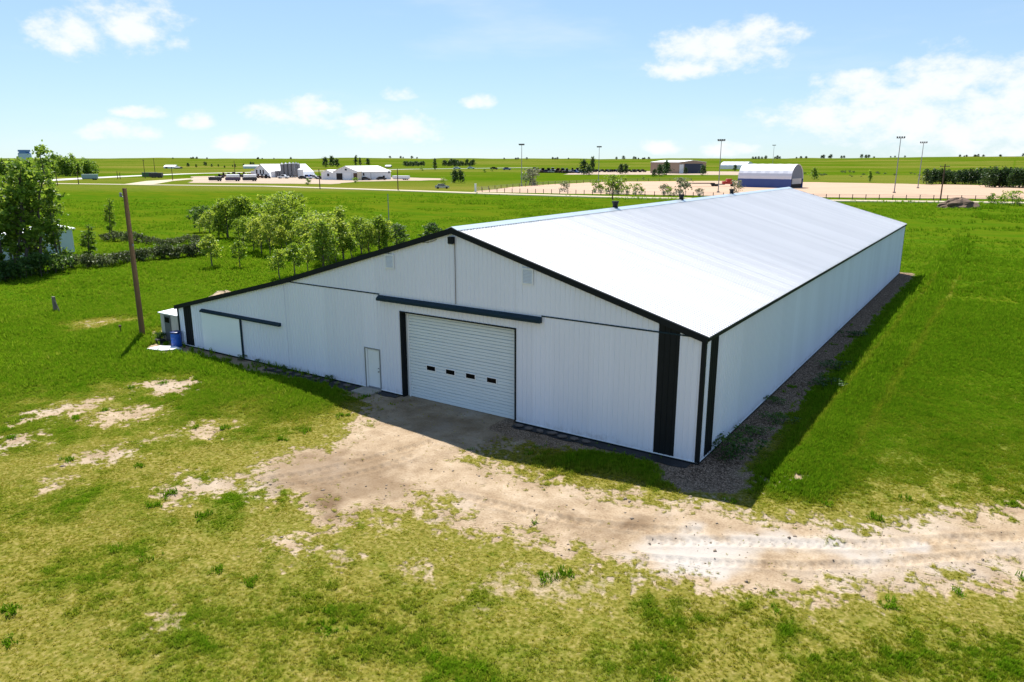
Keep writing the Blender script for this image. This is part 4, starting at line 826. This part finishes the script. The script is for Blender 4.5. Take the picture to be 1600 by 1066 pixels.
# arena fence
def fence(line, n, label, h=1.5):
    L = np.array([q[:2] for q in line]); t = thing('fence', label, 'fence', (L[0][0], L[0][1], 0)); o0 = L[0]; seg = np.linalg.norm(np.diff(L, axis=0), axis=1); cum = np.concatenate([[0], np.cumsum(seg)]); pts = []
    for s in np.linspace(0, cum[-1], n): pts.append((np.interp(s, cum, L[:, 0])-o0[0], np.interp(s, cum, L[:, 1])-o0[1]))
    pm = MB().tube([(0, 0, 0), (0, 0, h)], .11, 6).build('post', RUST, t); pm.location = (pts[0][0], pts[0][1], 0)
    for q in pts[1:]: c = pm.copy(); COL.objects.link(c); c.parent = t; c.location = (q[0], q[1], 0)
    for z in (h*.4, h*.68, h*.95): MB().tube([(a_, b_, z) for a_, b_ in pts], .03, 4).build('rail', GREY, t)
fence([G(742, 300), G(880, 303.2), G(1000, 306.3), G(1130, 308.8)], 30, 'wire fence with dark posts along the near edge of the arena')
fence([G(1250, 311.0), G(1400, 312.6), G(1520, 313.8), G(1660, 315.4)], 20, 'wire fence with dark posts along the arena between barn roof and brown heap')
fence([G(742, 299), G(800, 293.5), G(860, 288.8), G(960, 284), G(1080, 283)], 30, 'far wire fence along the back edge of the arena')
p = G(743, 300); MB_ = MB().box(-.25, .25, -.25, .25, 0, M_(p, 12)).box(-.32, .32, -.32, .32, M_(p, 12), M_(p, 12)+.15).build('gate_post', FR, loc=p); tag(MB_, 'white square gate post at the corner of the arena fence', 'post')

def car(p, rz, m, label, kind='car', group=None, s=1.0):
    t = thing('parked_'+kind if 'moving' not in label else kind, label, kind, p, rz, group); t.scale = (s, s, s); k = kind
    if k == 'car':
        MB().prism([(-2.2, .35), (2.2, .35), (2.25, .75), (1.3, .95), (-2.0, 1.0), (-2.25, .8)], 'y', -.9, .9).build('body', m, t, bevel=.06); MB().prism([(-1.7, .95), (1.2, .93), (.5, 1.45), (-1.2, 1.48)], 'y', -.78, .78).build('cabin', m, t, bevel=.05)
        MB().prism([(-1.55, 1.0), (1.05, .98), (.45, 1.4), (-1.15, 1.42)], 'y', -.80, .80).build('window', GLASS, t)
    elif k == 'pickup':
        MB().prism([(-2.7, .5), (2.7, .5), (2.7, 1.05), (1.3, 1.15), (-2.7, 1.15)], 'y', -.95, .95).build('body', m, t, bevel=.05); MB().prism([(-.8, 1.15), (1.3, 1.15), (.8, 1.85), (-.7, 1.88)], 'y', -.85, .85).build('cabin', m, t, bevel=.05); MB().prism([(-.7, 1.2), (1.15, 1.2), (.72, 1.78), (-.62, 1.8)], 'y', -.87, .87).build('window', GLASS, t)
    else:                                   # tractor / implement
        MB().box(-.4, 1.9, -.45, .45, .9, 1.7).build('hood', m, t, bevel=.08); MB().prism([(-1.5, 1.0), (-.4, 1.0), (-.4, 2.7), (-1.4, 2.7)], 'y', -.7, .7).build('cab', GLASS, t); MB().box(-1.6, -.3, -.8, .8, 2.7, 2.85).build('cab_roof', m, t); MB().box(-3.6, -1.7, -1.5, 1.5, .5, 1.5).build('implement', RUST, t)
    wx = {'car': (-1.4, 1.4), 'pickup': (-1.8, 1.8)}.get(k, (-1.0, 1.5))
    for i, x in enumerate(wx):
        for yy in (-.95, .75): r_ = .34 if k == 'car' else (.42 if k == 'pickup' else (.9 if i == 0 else .55)); MB().tube([(x, yy, r_), (x, yy+.2, r_)], r_, 12).build('wheel', RUBBER, t)
    return t
def vm(i): return [mat('paint_white', (.7, .72, .75), .3, .05), mat('paint_red', (.32, .03, .02), .35, .1), mat('paint_blue', (.04, .09, .3), .35, .1), mat('paint_black', (.02, .02, .03), .3, .1), mat('paint_silver', (.35, .36, .38), .3, .1, metal=.5), mat('paint_green', (.03, .12, .04), .4, .1), mat('paint_purple', (.1, .06, .12), .4, .1)][i]
PM = [vm(i) for i in range(7)]; pn = ['white', 'red', 'blue', 'black', 'silver', 'green', 'plum']
RZ = math.atan2(_rt[1], _rt[0])
car(G(691, 295), RZ+.12, PM[4], 'silver car on the gravel road before the white barns', 'car', s=1.25)
# dark cattle trailers in the farm yard
for i, (x0, x1, lab) in enumerate(((326, 347, 'black stock trailer at the end of the trailer row'), (352, 376, 'dark stock trailer with pale roof, middle of the trailer row'), (379, 402, 'dark stock trailer with pale roof beside the yard machinery'))):
    a, rz, L = frame2((x0, 283.6), (x1, 283.4)); t = trailer(a, rz, L, 3, M_(a, 6.0 if i else 7), PM[3 if i != 1 else 6], lab)
    if i: MB().box(L*.08, L*.95, -.1, 2.9, M_(a, 6.2), M_(a, 6.2)+1.5).build('roof', FR, t, bevel=.2)
for i, (x, y) in enumerate([(352, 277), (360, 277.3), (368, 277), (376, 277.4), (384, 276.8), (391, 277.5), (399, 278), (406, 278.4), (412, 278.6), (418, 279), (345, 278.5), (395, 279.6)]):
    c = [1, 3, 6, 3, 1, 6, 3, 1, 3, 3, 3, 1][i]; car(G(x, y), RZ+random.uniform(-.6, .6), PM[c], f'{pn[c]} farm tractor with implement in the yard before the A-shaped shed', 'tractor', f'{pn[c]} machines in the mill yard', random.uniform(.8, 1.2))
for i, (x, y, c, k) in enumerate([(443, 279.2, 0, 'pickup'), (474, 280, 3, 'car'), (480, 279.4, 2, 'pickup'), (487, 279.2, 4, 'pickup'), (491, 280.2, 0, 'pickup'), (500, 280.2, 3, 'car'), (508, 280.6, 3, 'pickup'), (572, 281.9, 3, 'car'), (596, 281.4, 3, 'car')]):
    car(G(x, y), RZ+random.uniform(-.4, .4), PM[c], f'{pn[c]} {k} parked in the yard '+('beside the silos' if x < 485 else ('between silos and livestock barn' if x < 520 else 'against the long white barn')), k, f'{pn[c]} {k} vehicles in the yard', 1.25)
for i in range(30):
    x = 836+i*2.5+random.uniform(-1, 1); c = [2, 4, 0, 6, 1, 1, 3, 6, 2, 3][i % 10] if i < 22 else [3, 2, 3, 6][i % 4]; k = 'pickup' if i % 3 else 'tractor'
    car(G(x, 269.6+random.uniform(-.8, .6)+(x-836)*.012), RZ+random.uniform(-1, 1), PM[c], f'{pn[c]} {k} in the long machinery row beyond the pasture', k, f'{pn[c]} {k} units in the machinery row', 1.5)
for i in range(12):
    x = 926+i*7+random.uniform(-2, 2)
    if x > 1012: break
    car(G(x, 269.3), RZ+random.uniform(-1, 1), PM[3], 'black pickup in the sparse line left of the tan shed', 'pickup', 'black pickups left of the tan shed', 1.4)
for x, y, c in ((714, 264.6, 0), (736, 264.2, 0), (772, 265.2, 3), (792, 266, 2)): car(G(x, y), RZ, PM[c], f'{pn[c]} car on the far highway', 'car', f'{pn[c]} cars on the highway', 2.0)
trailer(G(128, 281.5), RZ+.3, 8, 2.6, 3.2, mat('pale_teal', (.25, .36, .36), .6, .1), 'pale teal camper trailer by the highway before the wood'); trailer(G(222, 278), RZ, 9, 2.6, 3.4, PM[5], 'green grain trailer at the road junction'); trailer(G(233, 278.3), RZ, 8, 2.6, 3.2, PM[3], 'black grain trailer at the road junction')
a = G(256, 263.5); gable('farm_house', a, RZ, M_(a, 17), 12, M_(a, 2.6), M_(a, 5), FW, FR, 'tiny white farm house on the far left pasture', 'house', doors=[(2, 5, .1, 2, DARK)]); a = G(272, 263.7); gable('farm_shed', a, RZ, M_(a, 8), 10, M_(a, 1.6), M_(a, 2.4), DGREY, DGREY, 'small dark shed beside the tiny far farm house', 'shed')
a = G(380, 263.5); gable('farm_shed', a, RZ, M_(a, 24), 14, M_(a, 3.4), M_(a, 5.2), FW, mat('dull_roof', (.45, .5, .5), .6, .1), 'low pale shed beyond the highway behind the A-shaped shed', 'shed')
a = G(602, 262.0); gable('farm_shed', a, RZ, M_(a, 8), 14, M_(a, 2.0), M_(a, 3.5), DGREY, FR, 'small far shed with pale roof behind the long barn', 'shed')
# elevator with a blue head above the wood
p = G(39, 268); t = thing('grain_elevator', 'pale blue head of a grain elevator above the trees', 'elevator', p, RZ); h = M_(p, 33); w = M_(p, 7); B1 = mat('elevator_blue', (.10, .22, .50), .5, .1, .3)
MB().box(-w, w, 0, w*1.6, 0, h*.82).build('body', mat('elevator_wall', (.42, .55, .68), .6, .1, .2), t); MB().prism([(-w, h*.82), (w, h*.82), (w*.6, h*.9), (-w*.6, h*.9)], 'y', 0, w*1.6).build('roof', B1, t); MB().box(-w*.95, w*.95, .3, w*1.5, h*.9, h*.99).build('head_house', B1, t)

# ------------------------------------------------------------------ weeds by the walls
WD = [tree_meshes(141+i, .5, 1.0, .02, 420, .09, 'open', 10, .2, stems=3) for i in range(2)]
for i, (x, y, h, ws) in enumerate([(.55, 1.2, .4, 1.6), (.8, 2.1, .5, 1.8), (.9, 4.6, .35, 2.0), (1.3, 6.4, .3, 2.2), (1.5, 13.5, .4, 2.0), (1.7, 17.0, .35, 2.2), (.6, 9.2, .3, 1.5), (1.1, 26, .35, 2)]):
    plant(WD[i % 2], L_DARK, (x, y), h, .5, 'green weed clump growing in the gravel strip at the long barn wall', 'weed_clump', 'weeds', 'weed clumps in the gravel strip', ws, part='foliage')
for i in range(7):
    x = -26.8+1.2*i+random.uniform(-.5, .5); plant(WD[i % 2], L_DARK, (x, -.2-random.random()*.2), random.uniform(.12, .32), .5, 'green weed tuft at the foot of the gable wall near the sliding door', 'weed_clump', 'weeds', 'weed tufts at the gable wall', .8, part='foliage')
plant(SH[0], L_DARK, (-35.5, -.25), .6, 1.5, 'dark weedy bush at the foot of the tin shed', 'weed_bush', 'weeds', wscale=.9, part='foliage')

# ------------------------------------------------------------------ grass
def grass():
    rg = np.random.default_rng(21); protos = []
    pc = bpy.data.collections.new('grass_tufts')
    gm = bpy.data.materials.new('grass_blade'); gm.use_nodes = True; t = gm.node_tree; t.nodes.clear()
    def att(n):
        a = t.nodes.new('ShaderNodeAttribute'); a.attribute_name = n; a.attribute_type = 'INSTANCER'; return a.outputs['Fac']
    def ramp(f, *st):
        c = t.nodes.new('ShaderNodeValToRGB'); t.links.new(f, c.inputs[0]); e = c.color_ramp.elements
        while len(e) < len(st): e.new(.5)
        for k, (p, q) in zip(e, st): k.position = p; k.color = q+(1,)
        return c.outputs[0]
    rnd = att('rnd'); dry = att('dry')
    geo = t.nodes.new('ShaderNodeNewGeometry'); isl = geo.outputs['Random Per Island']; rnd = mth(t, 'MULTIPLY_ADD', rnd, .55, mth(t, 'MULTIPLY', isl, .45))
    a = ramp(rnd, (0, (.055, .125, .003)), (.5, (.125, .255, .007)), (1, (.24, .34, .014))); b = ramp(rnd, (0, (.15, .17, .009)), (.5, (.31, .28, .022)), (1, (.55, .46, .11)))
    mx = t.nodes.new('ShaderNodeMix'); mx.data_type = 'RGBA'; t.links.new(dry, mx.inputs['Factor']); t.links.new(a, mx.inputs['A']); t.links.new(b, mx.inputs['B']); c = mx.outputs['Result']
    d = t.nodes.new('ShaderNodeBsdfDiffuse'); tr = t.nodes.new('ShaderNodeBsdfTranslucent'); ms = t.nodes.new('ShaderNodeMixShader'); ms.inputs[0].default_value = .42
    t.links.new(c, d.inputs[0]); t.links.new(c, tr.inputs[0]); t.links.new(d.outputs[0], ms.inputs[1]); t.links.new(tr.outputs[0], ms.inputs[2]); o = t.nodes.new('ShaderNodeOutputMaterial'); t.links.new(ms.outputs[0], o.inputs[0])
    for k in range(4):
        V = []; F = []
        for i in range(11):
            a_ = rg.uniform(0, 6.28); r0 = rg.uniform(0, .5); p0 = np.array([r0*math.cos(a_), r0*math.sin(a_), 0]); b_ = rg.uniform(0, 6.28); out = np.array([math.cos(b_), math.sin(b_), 0])*rg.uniform(.15, .7); h = rg.uniform(.5, 1.0); s = np.array([-math.sin(b_), math.cos(b_), 0])*.07
            q = len(V); V += [p0-s, p0+s, p0+out*.45+np.array([0, 0, h*.65])+s*.7, p0+out*.45+np.array([0, 0, h*.65])-s*.7, p0+out+np.array([0, 0, h])]; F += [(q, q+1, q+2, q+3), (q+3, q+2, q+4)]
        me = bpy.data.meshes.new('tuft'); me.from_pydata([tuple(v) for v in V], [], F); me.materials.append(gm); ob = bpy.data.objects.new('tuft', me); pc.objects.link(ob)
    pts = []
    def zone(n, rmin, rmax, half, smin, smax, power=1.0, far=False):
        a = rg.uniform(-half, half, n)+YAW; r = np.sqrt(rg.uniform(rmin**2, rmax**2, n)) if power == 1 else rmin+(rmax-rmin)*rg.random(n)**power
        x = CAM[0]+r*np.sin(a); y = CAM[1]+r*np.cos(a); dirt, grav, dry, lush, drv = masks(x, y)
        inb = (x > XL-.1) & (x < .08) & (y > -.08) & (y < BL+.1); dens = np.clip(1.05-1.35*dirt, 0, 1)**1.3*(.4+.6*(1-dry))*sst(.25, .55, fbm(x*3.1, y*3.1, 3, 0)+.28*(1-dry)); dens = np.maximum(dens, np.where(drv < .8, .03, .004)*(grav < .5))
        inb |= ((x > -34.6) & (x < -32.0) & (y > -2.1) & (y < -.5)) | ((x > -36) & (x < -33) & (y > -.7) & (y < 2)); dens = dens*(sst(rmin-1, rmin+7, r) if rmin > 20 else 1)*(1-sst(rmax-8, rmax, r) if rmax < 75 else 1); dens = dens*((1-sst(80, 132, r)) if not far else sst(105, 140, r)*(1-sst(170, 255, r))*sst(.42, .6, fbm(x*.09, y*.09, 4, 2))*(poly_sd(x, y, ROADPOLY) < -1)); keep = (~inb) & (rg.random(n) < dens); x, y, dirt, dry, lush, drv, r = [q[keep] for q in (x, y, dirt, dry, lush, drv, r)]
        z = zground(x, y, dirt, drv, r); s = rg.uniform(.6, 1.4, len(x))*np.interp(r, [12, 34, 50, 75, 130, 250], [.10, .105, .17, .25, .33, .55])*(.75+.55*lush)*(1-.3*dry)*np.where(rg.random(len(x)) < .06*(fbm(x*.6, y*.6, 3, 1) > .5)*(y < -3), 1.7, 1.0); hs = (.5+1.0*lush*(1-.6*dry))*rg.uniform(.7, 1.25, len(x))
        pts.append(np.stack([x, y, z, s, hs, np.clip(dry+rg.normal(size=len(x))*.13, 0, 1), rg.random(len(x))*.55+.45*fbm(x*.5, y*.5, 4, 7)-.33*sst(1, 4, x)], 1))
    zone(500000, 12, 44, R(42), .06, .14); zone(290000, 36, 72, R(40), .12, .26); zone(130000, 64, 135, R(39), .2, .4); zone(70000, 105, 260, R(38), .35, .75, far=True)
    # dark broad-leaved clumps dotted over the lawn
    nc = 230; a = rg.uniform(-R(40), R(40), nc)+YAW; r = np.sqrt(rg.uniform(13**2, 60**2, nc)); cx_ = CAM[0]+r*np.sin(a); cy_ = CAM[1]+r*np.cos(a); k = rg.integers(4, 16, nc)
    x = np.repeat(cx_, k)+rg.normal(size=k.sum())*.13; y = np.repeat(cy_, k)+rg.normal(size=k.sum())*.13; d_, g_, dr_, lu_, dv_ = masks(x, y); ok = (dv_ < .5) & ~((x > XL-.3) & (x < .3) & (y > -.3)); x, y = x[ok], y[ok]; m = len(x)
    pts.append(np.stack([x, y, zground(x, y, d_[ok], dv_[ok], np.hypot(x-CAM[0], y-CAM[1])), rg.uniform(.12, .24, m), rg.uniform(.5, 1.0, m), rg.random(m)*.08, rg.random(m)*.22], 1))
    P = np.concatenate(pts).astype(np.float32); me = bpy.data.meshes.new('grass'); me.vertices.add(len(P)); me.vertices.foreach_set('co', P[:, :3].ravel())
    for nm, c in (('s', 3), ('hs', 4), ('dry', 5), ('rnd', 6)):
        q = me.attributes.new(nm, 'FLOAT', 'POINT'); q.data.foreach_set('value', P[:, c].copy())
    ob = link('grass', me); tag(ob, 'grass and straw covering the open ground', 'grass', kind='stuff')
    ng = bpy.data.node_groups.new('scatter', 'GeometryNodeTree'); ng.interface.new_socket('Geometry', in_out='INPUT', socket_type='NodeSocketGeometry'); ng.interface.new_socket('Geometry', in_out='OUTPUT', socket_type='NodeSocketGeometry')
    gi = ng.nodes.new('NodeGroupInput'); go = ng.nodes.new('NodeGroupOutput'); mp = ng.nodes.new('GeometryNodeMeshToPoints'); ip = ng.nodes.new('GeometryNodeInstanceOnPoints'); ci = ng.nodes.new('GeometryNodeCollectionInfo')
    ci.inputs['Collection'].default_value = pc; ci.inputs['Separate Children'].default_value = True; ip.inputs['Pick Instance'].default_value = True
    def na(n):
        a = ng.nodes.new('GeometryNodeInputNamedAttribute'); a.data_type = 'FLOAT'; a.inputs['Name'].default_value = n; return a.outputs['Attribute']
    ri = ng.nodes.new('FunctionNodeRandomValue'); ri.data_type = 'INT'; ri.inputs[4].default_value = 0; ri.inputs[5].default_value = 3
    rr = ng.nodes.new('FunctionNodeRandomValue'); rr.data_type = 'FLOAT_VECTOR'; rr.inputs[0].default_value = (-.15, -.15, 0); rr.inputs[1].default_value = (.15, .15, 6.28)
    cx = ng.nodes.new('ShaderNodeCombineXYZ'); mm = ng.nodes.new('ShaderNodeMath'); mm.operation = 'MULTIPLY'; ng.links.new(na('s'), mm.inputs[0]); ng.links.new(na('hs'), mm.inputs[1])
    ng.links.new(na('s'), cx.inputs[0]); ng.links.new(na('s'), cx.inputs[1]); ng.links.new(mm.outputs[0], cx.inputs[2])
    L = ng.links.new; L(gi.outputs[0], mp.inputs['Mesh']); L(mp.outputs[0], ip.inputs['Points']); L(ci.outputs[0], ip.inputs['Instance']); L(ri.outputs[2], ip.inputs['Instance Index']); L(rr.outputs[0], ip.inputs['Rotation']); L(cx.outputs[0], ip.inputs['Scale']); L(ip.outputs[0], go.inputs[0])
    ob.modifiers.new('scatter', 'NODES').node_group = ng
grass()

# loose stones and clods lying on the bare ground
def stones():
    rg = np.random.default_rng(5); n = 16000; a = rg.uniform(-R(40), R(40), n)+YAW; r = np.sqrt(rg.uniform(13**2, 45**2, n)); x = CAM[0]+r*np.sin(a); y = CAM[1]+r*np.cos(a)
    d, g, dr, lu, dv = masks(x, y); ok = (rg.random(n) < np.where(d > .5, .5*fbm(x*.7, y*.7, 3, 4), .0)) & ~((x > XL) & (x < .1) & (y > -.1)); x, y, d, dv, r = x[ok], y[ok], d[ok], dv[ok], r[ok]; m = len(x)
    z = zground(x, y, d, dv, r)+ruts(x, y)*d+.006; s = rg.gamma(2.0, .011, m)+.012
    O = np.array([(1, 0, 0), (-1, 0, 0), (0, 1, 0), (0, -1, 0), (0, 0, .8), (0, 0, -.5)]); T = np.array([(0, 2, 4), (2, 1, 4), (1, 3, 4), (3, 0, 4), (2, 0, 5), (1, 2, 5), (3, 1, 5), (0, 3, 5)])
    V = O[None]*s[:, None, None]*rg.uniform(.6, 1.3, (m, 6, 1)); an = rg.uniform(0, 6.28, m); c_, s_ = np.cos(an)[:, None], np.sin(an)[:, None]
    V = np.stack([V[..., 0]*c_-V[..., 1]*s_+x[:, None], V[..., 0]*s_+V[..., 1]*c_+y[:, None], V[..., 2]+z[:, None]], -1).reshape(-1, 3); F = (T[None]+6*np.arange(m)[:, None, None]).reshape(-1, 3)
    tag(link('loose_stones', npmesh('loose_stones', V, F), mat('clod', (.24, .185, .135), .95, .35, 9)), 'small loose stones and clods scattered on the bare dirt', 'stones', kind='stuff')
stones()
